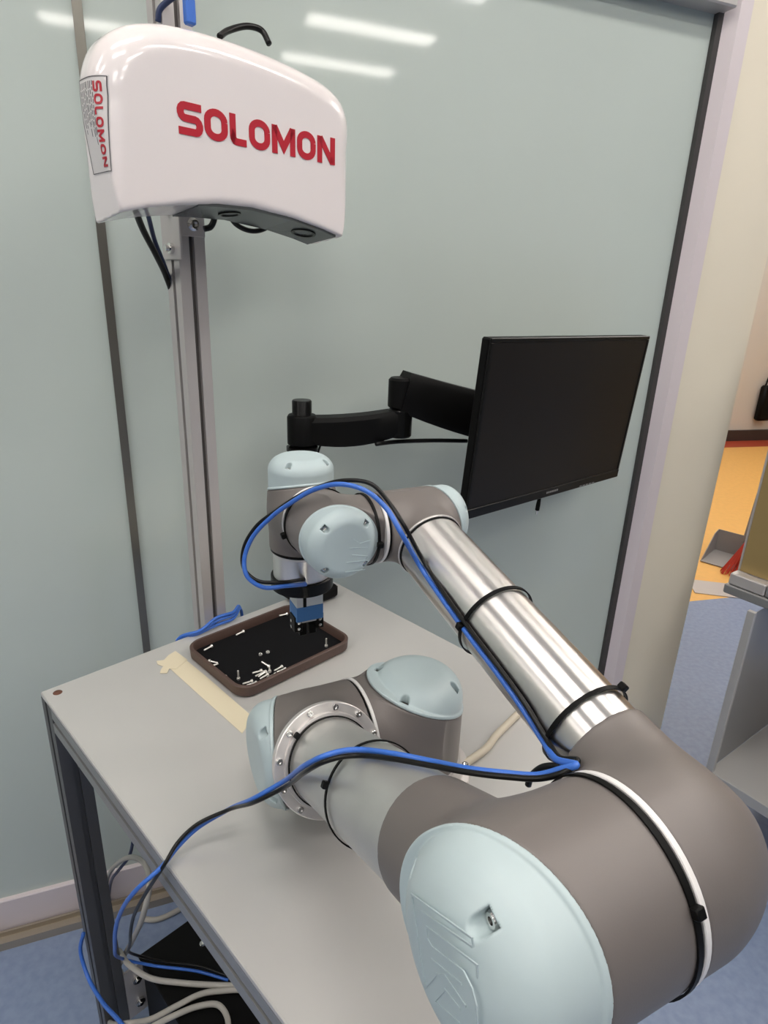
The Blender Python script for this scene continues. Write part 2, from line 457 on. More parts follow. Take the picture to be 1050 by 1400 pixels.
# ================================================================== THE TABLE
TW_, TL_ = 0.56, 0.69
table = thing('work_table', 'grey metal-topped work table on aluminium profile legs beside the glass wall', 'table', tuple(tab(TW_ / 2, -TL_ / 2, -TOP)))
def tbox(g, x0, x1, y0, y1, z0, z1, bev=0.0):
    return g.box(tab((x0 + x1) / 2, (y0 + y1) / 2, (z0 + z1) / 2), (abs(x1 - x0), abs(y1 - y0), abs(z1 - z0)), TABM, bev)
top_part = tbox(Geo(), 0, TW_, -TL_, 0, -.008, 0, .0015).build('table_top', 'table_top', table)
Geo().lathe(tab(.018, -.018, .0), ZV, [(0, .0015), (.0035, .0014), (.006, .0004), (.0075, -.001)], 20, caps=False).build('countersunk_bolt', 'rust', top_part)
def profile_rail(name, p0, p1, w, hh, side, upv, parent, m='frame_grey', lip='frame_light'):
    """slotted aluminium profile between two points (axis), w along side, hh along up"""
    p0, p1 = V3(p0), V3(p1); d = unit(p1 - p0); L = np.linalg.norm(p1 - p0); s_, u_ = unit(side), unit(upv)
    def ring(w, hh, sl=.008, dp=.006):
        a, b = w / 2, hh / 2; h_ = sl / 2
        return [(-a, -b), (-h_, -b), (-h_, -b + dp), (h_, -b + dp), (h_, -b), (a, -b), (a, -h_), (a - dp, -h_), (a - dp, h_), (a, h_), (a, b),
                (h_, b), (h_, b - dp), (-h_, b - dp), (-h_, b), (-a, b), (-a, h_), (-a + dp, h_), (-a + dp, -h_), (-a, -h_)]
    return Geo().prism(ring(w, hh), p0, s_, u_, d, L).build(name, m, parent)
for lx, ly in ((.02, -.02), (TW_ - .02, -.02), (.02, -TL_ + .02), (TW_ - .02, -TL_ + .02)):
    leg = profile_rail('leg', tab(lx, ly, -TOP + .012), tab(lx, ly, -.008), .04, .04, TX, TY, table)
    Geo().lathe(tab(lx, ly, -TOP), ZV, [(.022, 0), (.022, .006), (.008, .010), (.008, .02)], 20).build('levelling_foot', 'black', leg)
for x in (.02, TW_ - .02):
    profile_rail('side_rail', tab(x, -.0405, -.028), tab(x, -TL_ + .0405, -.028), .04, .04, TX, ZV, table, 'frame_light')
for y in (-.02, -TL_ + .02):
    profile_rail('cross_rail', tab(.0405, y, -.028), tab(TW_ - .0405, y, -.028), .04, .04, TY, ZV, table)
profile_rail('lower_rail', tab(.0405, -TL_ + .02, -.66), tab(TW_ - .0405, -TL_ + .02, -.66), .04, .04, TY, ZV, table)
# angle bracket with two bolts at the foot of the near leg
br = Geo(); tbox(br, .0408, .0438, -.040, -.004, -.72, -.60); tbox(br, .0438, .085, -.040, -.036, -.72, -.60)
brk = br.build('angle_bracket', 'aluminium', table)
for z in (-.63, -.69):
    Geo().lathe(tab(.062, -.0402, z), -TY, [(.0085, 0), (.0085, .005), (.004, .0055), (.004, .009)], 16).build('bracket_bolt', 'chrome', brk, smooth=True)

# ================================================================== ROBOT ARM
B = V3((0.0455, 0.6299, TOP)); S = V3((-0.0759, 0.5675, 0.8892)); E = V3((0.0904, 0.2442, 1.0540)); E2 = V3((0.1969, 0.2989, 1.0540))
W1 = V3((0.0285, 0.6264, 1.1366)); W2 = V3((-0.0525, 0.5847, 1.1366)); W3 = V3((-0.0940, 0.6654, 1.1366))
A = unit((-0.8893, -0.4574, 0.0)); PP = unit((0.4574, -0.8893, 0.0)); U = unit((0.4166, -0.8100, 0.4128)); Wd = unit((-0.4463, 0.8677, 0.2190))
robot = thing('robot_arm', 'jointed grey and silver robot arm with pale blue joint caps bolted to the table', 'robot arm', tuple(B))
def tee(name, o, axis, branch, r, ring, rim, slant, rb, lb, kk, r2=None):
    """joint casting: barrel along axis, socket along branch, oblique upper rim; axis up = cap side"""
    M = frame(axis, branch); ts = math.tan(slant); cs = math.cos(slant); r2 = r2 or rb
    def f(x, y, z):
        barrel = np.sqrt(x * x + y * y) - r
        rr = rb + (r2 - rb) * np.clip(x / lb, 0, 1)
        soc = np.maximum(np.sqrt(y * y + z * z) - rr, -x)
        d = smin(barrel, soc, kk)
        d = smax(d, x - lb, .0015); d = smax(d, -z - ring, .0015)
        return smax(d, (z - rim - ts * x) * cs, .0015)
    m = r * 1.1
    return casting(name, f, (-m, -m, -max(ring, rb) - .004), (max(lb, m) + .004, m, rim + ts * max(lb, r) + .006 if ts > 0 else rim + .01), r / 32, M, o, 'housing', robot), M
def lid(o, M, r, rim, slant, ht, fil, notch_angles, name='joint_cap', rl=None, pw=1.8, res=56):
    """pale cap with a lip, a soft shoulder, three screw pockets"""
    ts, cs = math.tan(slant), math.cos(slant)
    rl = rl or r * 1.015
    pk = [(math.cos(a) * r * .80, math.sin(a) * r * .80) for a in notch_angles]
    pr = r * .085; rb_ = r * .985; zf = ht - fil * .68
    def f(x, y, z):
        rad = np.sqrt(x * x + y * y)
        q1 = rad - (rb_ - fil); q2 = z - (ht - fil)
        d = (np.maximum(q1, 0) ** pw + np.maximum(q2, 0) ** pw + 1e-12) ** (1 / pw) + np.minimum(np.maximum(q1, q2), 0) - fil
        sl = (z - rim - ts * x) * cs
        lip = smax(rad - rl, sl - r * .075, r * .03)
        d = smin(d, lip, r * .02)
        for (px, py) in pk:
            a_ = math.atan2(py, px); ux, uy = math.cos(a_), math.sin(a_)
            lx = (x - px) * ux + (y - py) * uy; ly = -(x - px) * uy + (y - py) * ux
            # slot open to the outside, round on the inside
            dd = np.sqrt(np.minimum(lx, 0) ** 2 + ly ** 2) - pr
            dd = np.maximum(np.maximum(dd, zf - z), lx - r * .085)
            d = smax(d, -dd, r * .025)
        return smax(d, .0004 - sl, .0005)
    m = r * 1.12
    c = casting(name, f, (-m, -m, rim - ts * r - .004), (m, m, ht + .006), r / res, M, o, 'cap', robot, smooth='all')
    for (px, py) in pk:
        b = V3(o) + M @ V3((px, py, zf - r * .04))
        Geo().lathe(b, M[:, 2], [(0, r * .08), (r * .03, r * .08), (r * .035, r * .13), (r * .065, r * .13), (r * .078, r * .11), (r * .078, 0)], 14, caps=False).build('cap_screw', 'chrome', c, smooth=True)
    return c
def ring_part(name, o, axis, h0, h1, r, m, parent=None, bevel=.0006):
    return Geo().lathe(o, axis, [(r - .004, h0), (r - bevel, h0), (r, h0 + bevel), (r, h1 - bevel), (r - bevel, h1), (r - .004, h1)], 72, caps=True).build(name, m, parent or robot, smooth=True)

SL = math.radians(21.5)
Q4 = tuple(math.radians(45 + 90 * k) for k in range(4))
R3 = 0.058; R1 = 0.037
# --- base joint (axis up)
Geo().lathe(B, ZV, [(.0745, 0), (.0745, .009), (.073, .0105), (.066, .012), (.0625, .016), (.0605, .030)], 72).build('base_foot', 'aluminium', robot, smooth=True)
for k in range(4):
    t = math.pi / 4 + k * math.pi / 2 + math.radians(44.6)
    Geo().lathe(B + V3((math.cos(t), math.sin(t), 0)) * .0685 + ZV * .0102, ZV, [(.004, 0), (.004, .004), (.0025, .004), (.0025, .002), (0, .002)], 12, caps=False).build('base_bolt', 'chrome', robot)
J1 = B + ZV * .0892
_, M1 = tee('base_joint', J1, ZV, A, R3, .0592, .030, SL, .0575, .0745, .016)
lid(J1, M1, R3, .030, SL, .058, .032, Q4, pw=2.0)
# --- shoulder (axis A)
ring_part('seal_ring', S, A, -.0605, -.0578, .0572, 'black'); ring_part('joint_ring', S, A, -.0640, -.0603, .0590, 'white_ring')
_, M2 = tee('shoulder_joint', S, A, U, R3, .0580, .028, SL, .0545, .064, .012)
lid(S, M2, R3, .028, SL, .060, .023, Q4, pw=2.0)
fl = Geo().lathe(S, U, [(.040, .0640), (.0570, .0640), (.0578, .0648), (.0578, .0722), (.0570, .0730), (.0485, .0730), (.0478, .0760), (.043, .0765)], 96).build('flange_ring', 'steel', robot, smooth=True)
FM = frame(U, A)
for k in range(12):
    t = 2 * math.pi * (k + .5) / 12
    b = S + FM @ V3((math.cos(t) * .0530, math.sin(t) * .0530, .0732))
    Geo().lathe(b, U, [(.0033, 0), (.0033, .0026), (.0028, .0030), (.0017, .0030), (.0017, .0012), (0, .0012)], 14, caps=False).build('flange_bolt', 'chrome', fl, smooth=True)
Geo().lathe(S, U, [(.0425, .070), (.0425, .330)], 96).build('upper_arm_tube', 'tube_dull', robot, smooth=True)
# --- elbow (axis A)
_, M3 = tee('elbow_joint', E, A, -U, R3, .0560, .026, SL, .0470, .112, .016, .0440)
ecap = lid(E, M3, R3, .026, SL, .063, .032, Q4, res=76)
ring_part('seal_ring', E, A, -.0595, -.0560, .0575, 'black'); ring_part('joint_ring', E, A, -.0640, -.0595, .0588, 'white_ring')
LOGO_E = [[(0.0171,0.0192),(0.0164,-0.0292),(-0.0440,-0.0375),(-0.0437,-0.0338)], [(0.0074,-0.0248),(-0.0428,-0.0332)],
  [(-0.0431,-0.0199),(-0.0449,-0.0263),(0.0033,-0.0190),(0.0044,-0.0126),(-0.0001,-0.0106),(-0.0308,-0.0157),(-0.0365,-0.0115),(-0.0381,-0.0051),(-0.0357,0.0046)],
  [(0.0035,-0.0027),(-0.0266,-0.0077)], [(0.0171,0.0192),(-0.0001,0.0027),(-0.0098,-0.0021),(-0.0189,-0.0003),(-0.0275,0.0018)], [(-0.0190,0.0152),(0.0070,0.0202),(-0.0073,0.0060),(-0.0215,0.0069)]]
LOGO_W = [[(-0.0015,-0.0250),(0.0198,-0.0259)], [(-0.0003,-0.0153),(0.0209,-0.0161),(0.0222,-0.0121),(0.0052,-0.0078)], [(0.0022,-0.0004),(0.0220,-0.0027)], [(0.0048,0.0094),(0.0133,0.0026),(0.0252,0.0044)]]
def logo(paths, o, M, ht, parent, w):
    g = Geo()
    for p in paths: strokes(g, p, w, V3(o) + M[:, 2] * (ht - .0003), M[:, 0], M[:, 1], M[:, 2], .0007)
    return g.build('embossed_mark', 'cap', parent)
logo(LOGO_E, E, M3, .063, ecap, .0011)
# forearm knuckle: bends from the joint axis into the forearm
MB = frame(-A, Wd)                 # local z = away from the elbow joint, x = along the forearm
def knuckle(x, y, z):
    z0 = .024
    zz = np.maximum(z - z0, 0) * .98
    d1 = np.sqrt(x * x + y * y + zz * zz) - R3
    zc = z - .0557; tx = np.clip(x / .075, -.2, 1)
    soc = np.sqrt(y * y + zc * zc + np.minimum(x, 0) ** 2) - (.0385 - .002 * tx)
    d = smin(d1, soc, .024)
    d = smax(d, -z, .001)
    return smax(d, x - .075, .0012)
casting('forearm_knuckle', knuckle, (-.066, -.066, -.004), (.080, .066, .116), .0019, MB, E - A * .0640, 'housing', robot, smooth='all')
grain_uv(Geo().lathe(E2, Wd, [(.0345, .0745), (.0345, .377 - .0450)], 96).build('forearm_tube', 'tube', robot, smooth=True), 96)
FT = E2 + Wd * .377
ring_part('seal_ring', W1, -Wd, .0462, .0485, .0357, 'black')
ring_part('joint_ring', W1, -Wd, .0440, .0464, .0368, 'steel')
# --- first wrist joint (axis A, cap on the far side)
SW = math.radians(17)
_, M4 = tee('wrist_joint', W1, -A, -Wd, R1, .0400, .030, SW, .0362, .0442, .012)
lid(W1, M4, R1, .030, SW, .060, .018, Q4)
ring_part('seal_ring', W1, A, .0398, .0430, .0360, 'black'); ring_part('joint_ring', W1, A, .0428, .0462, .0374, 'white_ring')
# --- second wrist joint (cap towards the viewer)
_, M5 = tee('wrist_joint', W2, PP, -A, R1, .0410, .018, SW, .0364, .0450, .012)
wcap = lid(W2, M5, R1, .018, SW, .040, .013, Q4)
logo(LOGO_W, W2, M5, .040, wcap, .0009)
ring_part('seal_ring', W2, -PP, .0408, .0440, .0362, 'black'); ring_part('joint_ring', W2, -PP, .0438, .0465, .0374, 'white_ring')
# --- third wrist joint (vertical)
_, M6 = tee('wrist_joint', W3, ZV, PP, R1, .0480, .023, SW, .0362, .0442, .012)
lid(W3, M6, R1, .023, SW, .059, .015, Q4)
ring_part('seal_ring', W3, -ZV, .0478, .0515, .0360, 'black')
ring_part('tool_ring', W3, -ZV, .0512, .0545, .0350, 'steel')
grain_uv(Geo().lathe(W3, -ZV, [(.0330, .0540), (.0335, .0545), (.0335, .0830), (.0325, .0838)], 72).build('tool_flange', 'tube', robot, smooth=True), 72)
ring_part('adapter_plate', W3, -ZV, .0836, .0985, .0365, 'black_gloss')

# cable ties round the arm
def tie(o, axis, r, toward, w=.0035, th=.0012, parent=None):
    t = Geo().lathe(o, axis, [(r, -w / 2), (r + th, -w / 2), (r + th, w / 2), (r, w / 2), (r, -w / 2)], 64, caps=False)
    d = V3(toward) - V3(o); a = unit(axis); d = unit(d - a * (d @ a))
    t.box(V3(o) + d * (r + .003), (.0062, .0062, .0052), np.column_stack([np.cross(a, d), a, d]), .0008)
    return t.build('cable_tie', 'black', robot, smooth=True)
tie(W1 - Wd * .165, Wd, .0365, (0.0749,0.4559,1.1022))
tie(W1 - Wd * .283, Wd, .0365, (0.1805,0.3791,1.1021))
tie(S + U * .0790, U, .0440, (-0.0628,0.4764,0.9654), .003)
tie(S + U * .185, U, .0442, (-0.0105,0.3547,1.0104), .003)
tie(E - A * .0548, A, R3 + .0004, (0.1875,0.2725,1.0668), .0038)
tie(W2 - A * .036, A, .0368, (0.0582,0.5075,1.1293), .003)
tie(W2 - PP * .036, PP, .0372, (-0.0956,0.5698,1.1250), .003)

# ================================================================== GRIPPER
TOOL = W3 - ZV * .0986 - A * .005
grip = thing('gripper', 'small silver and blue two-finger gripper hanging below the robot wrist', 'gripper', tuple(TOOL - ZV * .066))
GM = frame(ZV, A)     # x = along A (left), y
def gbox(g, x0, x1, y0, y1, z0, z1, bev=.0006):
    return g.box(TOOL + GM @ V3(((x0 + x1) / 2, (y0 + y1) / 2, (z0 + z1) / 2)), (x1 - x0, y1 - y0, z1 - z0), GM, bev)
gbox(Geo(), -.0165, .0165, -.013, .013, -.024, 0).build('body', 'gripper_silver', grip)
gbox(Geo(), .0045, .0085, -.0134, .0136, -.024, -.001, .0003).build('body_slot', 'black', grip)
gbox(Geo(), -.0168, .0168, -.0133, .0133, -.043, -.0235).build('blue_band', 'gripper_blue', grip)
gbox(Geo(), -.015, .015, -.010, .010, -.047, -.0425).build('finger_guide', 'gripper_silver', grip)
for sx in (-1, 1):
    g = Geo()
    x0, x1 = (.0085, .0185) if sx > 0 else (-.0185, -.0085)
    gbox(g, x0, x1, -.008, .010, -.058, -.038)
    t0, t1 = (.0015, .0105) if sx > 0 else (-.0105, -.0015)
    gbox(g, t0, t1, -.005, .006, -.066, -.052)
    fg = g.build('finger', 'black', grip)
    for zz in (-.045, -.053):
        Geo().lathe(TOOL + GM @ V3((sx * .0135, .0100, zz)), GM[:, 1], [(.0021, 0), (.0021, .0016), (.0012, .0018), (0, .0010)], 10, caps=False).build('finger_screw', 'chrome', fg)
        Geo().lathe(TOOL + GM @ V3((sx * .0185, .001, zz)), GM[:, 0] * sx, [(.0021, 0), (.0021, .0016), (.0012, .0018), (0, .0010)], 10, caps=False).build('finger_screw', 'chrome', fg)

# ================================================================== CABLES ON THE ARM
def cable(name, label, pts, r, m, cat='cable', n=10, sub=8, group=None):
    o = Geo().tube(pts, r, n, sub=sub).build(name, m, origin=None, smooth='all')
    return tag(o, label, cat, group)
blue_pts = [
 (-0.0850,0.6299,1.0558), (-0.1025,0.6066,1.0649), (-0.1260,0.5968,1.0671), (-0.1425,0.5960,1.0798), (-0.1463,0.6020,1.0965), (-0.1376,0.6054,1.1206), (-0.1149,0.5992,1.1476), (-0.0915,0.5856,1.1691), (-0.0698,0.5756,1.1854), (-0.0422,0.5587,1.1977), (-0.0176,0.5474,1.1958), (0.0019,0.5375,1.1829),
 (0.0159,0.5227,1.1655), (0.0363,0.5332,1.1273), (0.0561,0.4928,1.1133), (0.0744,0.4566,1.1017), (0.0921,0.4221,1.0920), (0.1080,0.3909,1.0816), (0.1205,0.3674,1.0703), (0.1223,0.3401,1.0775), (0.1298,0.3228,1.0885), (0.1229,0.3259,1.0824), (0.1091,0.3323,1.0705),
 (0.0891,0.3405,1.0638), (0.0663,0.3532,1.0549), (0.0430,0.3790,1.0374), (0.0157,0.3932,1.0305), (-0.0137,0.4155,1.0142), (-0.0280,0.4125,1.0146), (-0.0419,0.4079,1.0128), (-0.0577,0.4182,0.9939), (-0.0882,0.4709,0.9242), (-0.1141,0.4737,0.9024),
 (-0.1580,0.5217,0.8350), (-0.1869,0.5093,0.8220), (-0.2044,0.4952,0.8100), (-0.2152,0.4779,0.8028), (-0.2390,0.4677,0.7824), (-0.2848,0.5058,0.6876), (-0.3150,0.5426,0.5929), (-0.4150,0.7466,0.2593), (-0.3514,0.7183,0.2900), (-0.2853,0.7204,0.2780), (-0.2304,0.7082,0.2780)]
cable('blue_cable', 'blue cable tied along the robot arm and hanging over the table edge', blue_pts, .0024, 'blue_cable')
black_pts = [
 (-0.0869,0.6318,1.0612), (-0.1078,0.6052,1.0698), (-0.1331,0.6018,1.0722), (-0.1490,0.6082,1.0841), (-0.1493,0.6133,1.1042), (-0.1342,0.6093,1.1316), (-0.1107,0.6013,1.1534), (-0.0887,0.5919,1.1717), (-0.0678,0.5830,1.1854), (-0.0394,0.5667,1.1990), (-0.0126,0.5543,1.2002), (0.0058,0.5424,1.1848),
 (0.0184,0.5287,1.1704), (0.0387,0.5332,1.1335), (0.0583,0.4909,1.1180), (0.0767,0.4537,1.1063), (0.0950,0.4175,1.0959), (0.1105,0.3865,1.0858), (0.1217,0.3637,1.0747), (0.1259,0.3437,1.0757), (0.1319,0.3270,1.0884), (0.1244,0.3231,1.0833), (0.1102,0.3276,1.0724),
 (0.0886,0.3373,1.0637), (0.0658,0.3492,1.0554), (0.0419,0.3670,1.0440), (0.0155,0.3842,1.0335), (-0.0133,0.4069,1.0158), (-0.0274,0.4044,1.0158), (-0.0413,0.4019,1.0123), (-0.0556,0.4114,0.9941), (-0.0854,0.4661,0.9227), (-0.1133,0.4699,0.9007),
 (-0.1559,0.5149,0.8420), (-0.1875,0.5075,0.8280), (-0.2040,0.4953,0.8160), (-0.2114,0.4770,0.8081), (-0.2465,0.5004,0.7361), (-0.2855,0.5388,0.6438), (-0.3049,0.5608,0.5745), (-0.3758,0.7107,0.3242), (-0.3411,0.7245,0.2920), (-0.2835,0.7241,0.2850), (-0.2286,0.7115,0.2820)]
cable('black_cable', 'black cable tied along the robot arm and hanging over the table edge', black_pts, .0021, 'black_cable')
cable('cable_loop', 'short black cable loop beside the robot elbow', [(0.1249,0.3346,1.0770), (0.1150,0.3422,1.0685), (0.1090,0.3455,1.0570), (0.1082,0.3467,1.0487)], .0024, 'black_cable')

# ================================================================== SCANNER ON ITS POST
post = thing('profile_post', 'tall slotted aluminium post standing behind the table', 'post', tuple(tab(.289, .0215, -TOP)))
profile_rail('upright', tab(.289, .0215, -TOP), tab(.289, .0215, 1.30), .042, .040, TX, TY, post, 'aluminium')
for fx, fy, nrm in ((.289, .0075, 0), (.2740, .0215, 1)):
    g = Geo(); tbox(g, fx - (.0038 if nrm == 0 else .0002), fx + (.0038 if nrm == 0 else .0002), fy - (.0002 if nrm == 0 else .0038), fy + (.0002 if nrm == 0 else .0038), -TOP, 1.30)
    g.build('slot_strip', 'groove', post)
bk = Geo(); tbox(bk, .264, .2675, -.012, .042, .60, .70, .001); tbox(bk, .2675, .310, -.0015, .0012, .632, .70, .001)
bkt = bk.build('mounting_bracket', 'aluminium', post)
for y, z in ((.012, .665), (.012, .615)):
    Geo().lathe(tab(.264, y, z), -TX, [(.0075, 0), (.0075, .005), (.0045, .006), (.0045, .011), (0, .011)], 14, caps=False).build('bracket_bolt', 'chrome', bkt, smooth=True)
Geo().lathe(tab(.291, -.0015, .648), -TY, [(.009, 0), (.009, .002), (.006, .003), (.006, .008), (.0035, .008), (.0035, .004), (0, .004)], 16, caps=False).build('bracket_bolt', 'chrome', bkt, smooth=True)

scan = thing('scanner', 'white arched 3D scanner head with red SOLOMON lettering on the post', 'scanner', tuple(tab(.31, -.085, .64)))
BOT = [(.137, .643), (.172, .652), (.214, .659), (.264, .665), (.313, .666), (.378, .660), (.430, .651), (.469, .642)]
TOPC = catmull([(x, z, 0) for x, z in ((.469, .642), (.4765, .670), (.483, .706), (.490, .755), (.492, .783), (.487, .805), (.474, .822), (.450, .834), (.415, .8415), (.365, .847), (.305, .8495), (.247, .848), (.200, .842), (.165, .829), (.140, .808), (.1275, .780), (.126, .755), (.1305, .705), (.137, .643))], 4)
OUT = BOT + [(p[0], p[1]) for p in TOPC[1:-1]]
def poly_sdf(poly, x, y):
    P_ = np.array(poly); d = np.full(np.shape(x), 1e9); s = np.ones(np.shape(x)); n = len(P_)
    for i in range(n):
        a, b = P_[i], P_[i - 1]; ex, ey = b - a; wx, wy = x - a[0], y - a[1]
        t = np.clip((wx * ex + wy * ey) / (ex * ex + ey * ey), 0, 1)
        d = np.minimum(d, (wx - ex * t) ** 2 + (wy - ey * t) ** 2)
        c1 = y >= a[1]; c2 = y < b[1]; c3 = ex * wy > ey * wx
        s = np.where((c1 & c2 & c3) | (~c1 & ~c2 & ~c3), -s, s)
    return s * np.sqrt(d)
FRONT, BACK = -.122, -.046
def shell(x, y, z):
    k0 = np.clip((z - .66) / .10, 0, 1)
    d2 = poly_sdf(OUT, x, z + .13 * (y - FRONT) * (1 - k0))
    # softer on top than along the lower edge
    k = np.clip((z - .655) / .10, 0, 1); rr = .004 + .028 * k
    dy = np.maximum(FRONT - y, y - BACK)
    q1, q2 = d2 + rr, dy + rr
    return np.sqrt(np.maximum(q1, 0) ** 2 + np.maximum(q2, 0) ** 2) + np.minimum(np.maximum(q1, q2), 0) - rr
casting('shell', shell, (.110, FRONT - .008, .612), (.506, BACK + .008, .860), .0030, TABM, ORI, 'white_shell', scan, smooth='all')
# dark curved sensor plate under the arch, with lenses
arch = [(.236, .6625), (.264, .6645), (.313, .6655), (.378, .6595), (.430, .6505), (.458, .6440)]
g = Geo(); n = len(arch); vv = []
for (x, z) in arch:
    for y in (-.1175, -.050):
        zt = z - .13 * (y - FRONT); vv.append(tab(x, y, zt - .0025)); vv.append(tab(x, y, zt + .004))
ff = []
for i in range(n - 1):
    o_ = i * 4; p_ = o_ + 4
    ff += [(o_, p_, p_ + 2, o_ + 2), (o_ + 1, o_ + 3, p_ + 3, p_ + 1), (o_, o_ + 1, p_ + 1, p_), (o_ + 2, p_ + 2, p_ + 3, o_ + 3)]
ff += [(0, 2, 3, 1), ((n - 1) * 4, (n - 1) * 4 + 1, (n - 1) * 4 + 3, (n - 1) * 4 + 2)]
plate = g.add(vv, ff).build('sensor_plate', 'dark_window', scan)
for lx, lz, tilt, rr in ((.298, .6622, .05, .012), (.421, .6488, -.20, .015)):
    ax = unit(-ZV + TX * tilt - TY * .13)
    Geo().lathe(tab(lx, -.088, lz - .13 * .034 + .0006), ax, [(rr + .003, -.001), (rr + .003, .0016), (rr, .0018), (rr * .8, -.0006), (0, -.0010)], 28, caps=False).build('lens', 'black_gloss', plate, smooth=True)
arm_ = Geo(); tbox(arm_, .274, .304, -.046, -.0025, .69, .76, .002); arm_.build('mounting_arm', 'aluminium', scan)

# lettering built from thick strokes, cell 0..1 high
def arc(cx, cy, rx, ry, a0, a1, n=7): return [(cx + rx * math.cos(math.radians(a0 + (a1 - a0) * i / n)), cy + ry * math.sin(math.radians(a0 + (a1 - a0) * i / n))) for i in range(n + 1)]
LETTER = {
 'S': (.86, [[(.86, .89), (.30, .89)] + arc(.27, .70, .16, .19, 90, 270)[0:] + [(.60, .51)] + arc(.62, .31, .16, .20, 90, -90) + [(.02, .11)]]),
 'O': (.86, [arc(.43, .62, .32, .27, 0, 180, 12) + arc(.43, .38, .32, .27, 180, 360, 12) + [(.75, .62)]]),
 'L': (.66, [[(.11, 1.0), (.11, .25)] + arc(.27, .27, .16, .16, 180, 270) + [(.64, .11)]]),
 'M': (1.02, [[(.11, 0), (.11, .97)], [(.11, .93), (.51, .25), (.91, .93)], [(.91, .97), (.91, 0)]]),
 'N': (.86, [[(.11, 0), (.11, .97)], [(.13, .93), (.73, .07)], [(.75, 0), (.75, 1.0)]]),
 'C': (.8, [[(.8, .89), (.32, .89)] + arc(.32, .5, .21, .39, 90, 270, 12) + [(.8, .11)]]),
}
def word(text, o, ax, ay, an, height, width, weight, m, parent, name='letter', gap=.10, th=.0006):
    tot = sum(LETTER[c][0] for c in text) + gap * (len(text) - 1); sx = width / tot; x = 0
    for c in text:
        g = Geo(); adv, paths = LETTER[c]
        for p in paths: strokes(g, p, weight, V3(o) + V3(ax) * x * sx, V3(ax) * sx, V3(ay) * height, V3(an), th)
        g.build(name, m, parent); x += adv + gap
word('SOLOMON', tab(.2135, FRONT - .0002, .7335), TX, ZV, -TY, .0335, .2375, .235, 'red_print', scan)
# type label wrapped over the left cheek
def cheek_x(y, z):
    y, z = np.asarray(y, float), np.asarray(z, float); lo_, hi_ = np.full(y.shape, .100), np.full(y.shape, .200)
    for _ in range(26):
        mid = (lo_ + hi_) / 2; ins = shell(mid, y, z) < 0
        hi_ = np.where(ins, mid, hi_); lo_ = np.where(ins, lo_, mid)
    return hi_
LY0, LY1, LZ0, LZ1 = -.1165, -.0690, .683, .776
def drape(g, off):
    """map (across, up, thickness) onto the cheek surface"""
    q = np.array(g.v); yy, zz = LY0 + q[:, 0], LZ0 + q[:, 1]; xx = cheek_x(yy, zz) - q[:, 2] - off
    g.v = [tuple(tab(a, b, c)) for a, b, c in zip(xx, yy, zz)]; return g
LW_, LH_ = LY1 - LY0, LZ1 - LZ0
g = Geo(); nu, nv = 10, 12
vv = [(LW_ * a / nu, LH_ * b / nv, t) for t in (-.0006, .0004) for a in range(nu + 1) for b in range(nv + 1)]
K_ = (nu + 1) * (nv + 1); ff = []
for a in range(nu):
    for b in range(nv):
        p_ = a * (nv + 1) + b; q_ = p_ + nv + 1
        ff += [(K_ + p_, K_ + p_ + 1, K_ + q_ + 1, K_ + q_), (p_, q_, q_ + 1, p_ + 1)]
lab = drape(g.add(vv, ff), 0).build('type_label', 'label_white', scan, smooth='all')
EX, EY, EN = V3((1, 0, 0)), V3((0, 1, 0)), V3((0, 0, 1))
def dense(path, step=.06):
    out = [path[0]]
    for a, b in zip(path, path[1:]):
        n = max(1, int(math.hypot(b[0] - a[0], b[1] - a[1]) / step)); out += seg(a, b, n)[1:]
    return out
def seg(a, b, n=10): return [(a[0] + (b[0] - a[0]) * k / n, a[1] + (b[1] - a[1]) * k / n) for k in range(n + 1)]
g = Geo(); m_ = .0012
for a, b in (((m_, m_), (LW_ - m_, m_)), ((LW_ - m_, m_), (LW_ - m_, LH_ - m_)), ((LW_ - m_, LH_ - m_), (m_, LH_ - m_)), ((m_, LH_ - m_), (m_, m_))):
    strokes(g, seg(a, b), .0008, V3((0, 0, 0)), EX, EY, EN, .0002)
for i, (yy, z0_) in enumerate(((.0155, .042), (.0185, .034), (.0215, .040), (.0255, .046), (.0285, .038), (.0325, .050), (.0365, .046), (.0405, .040))):
    zz = .088
    while zz > z0_:
        l_ = random.uniform(.003, .008); strokes(g, [(yy, zz), (yy, zz - l_)], .0008, V3((0, 0, 0)), EX, EY, EN, .0002); zz -= l_ + .0016
drape(g, .0005).build('label_print', 'label_ink', lab)
tot_ = sum(LETTER[c][0] for c in 'SOLOMON') + .16 * 6; sc_ = .082 / tot_; zz = .0875
for c in 'SOLOMON':
    g = Geo()
    for p in LETTER[c][1]: strokes(g, dense(p), .20, V3((.0140, zz, 0)), V3((0, -sc_, 0)), V3((-.0092, 0, 0)), EN, .0003)
    drape(g, .0007).build('label_letter', 'red_print', lab); zz -= (LETTER[c][0] + .16) * sc_

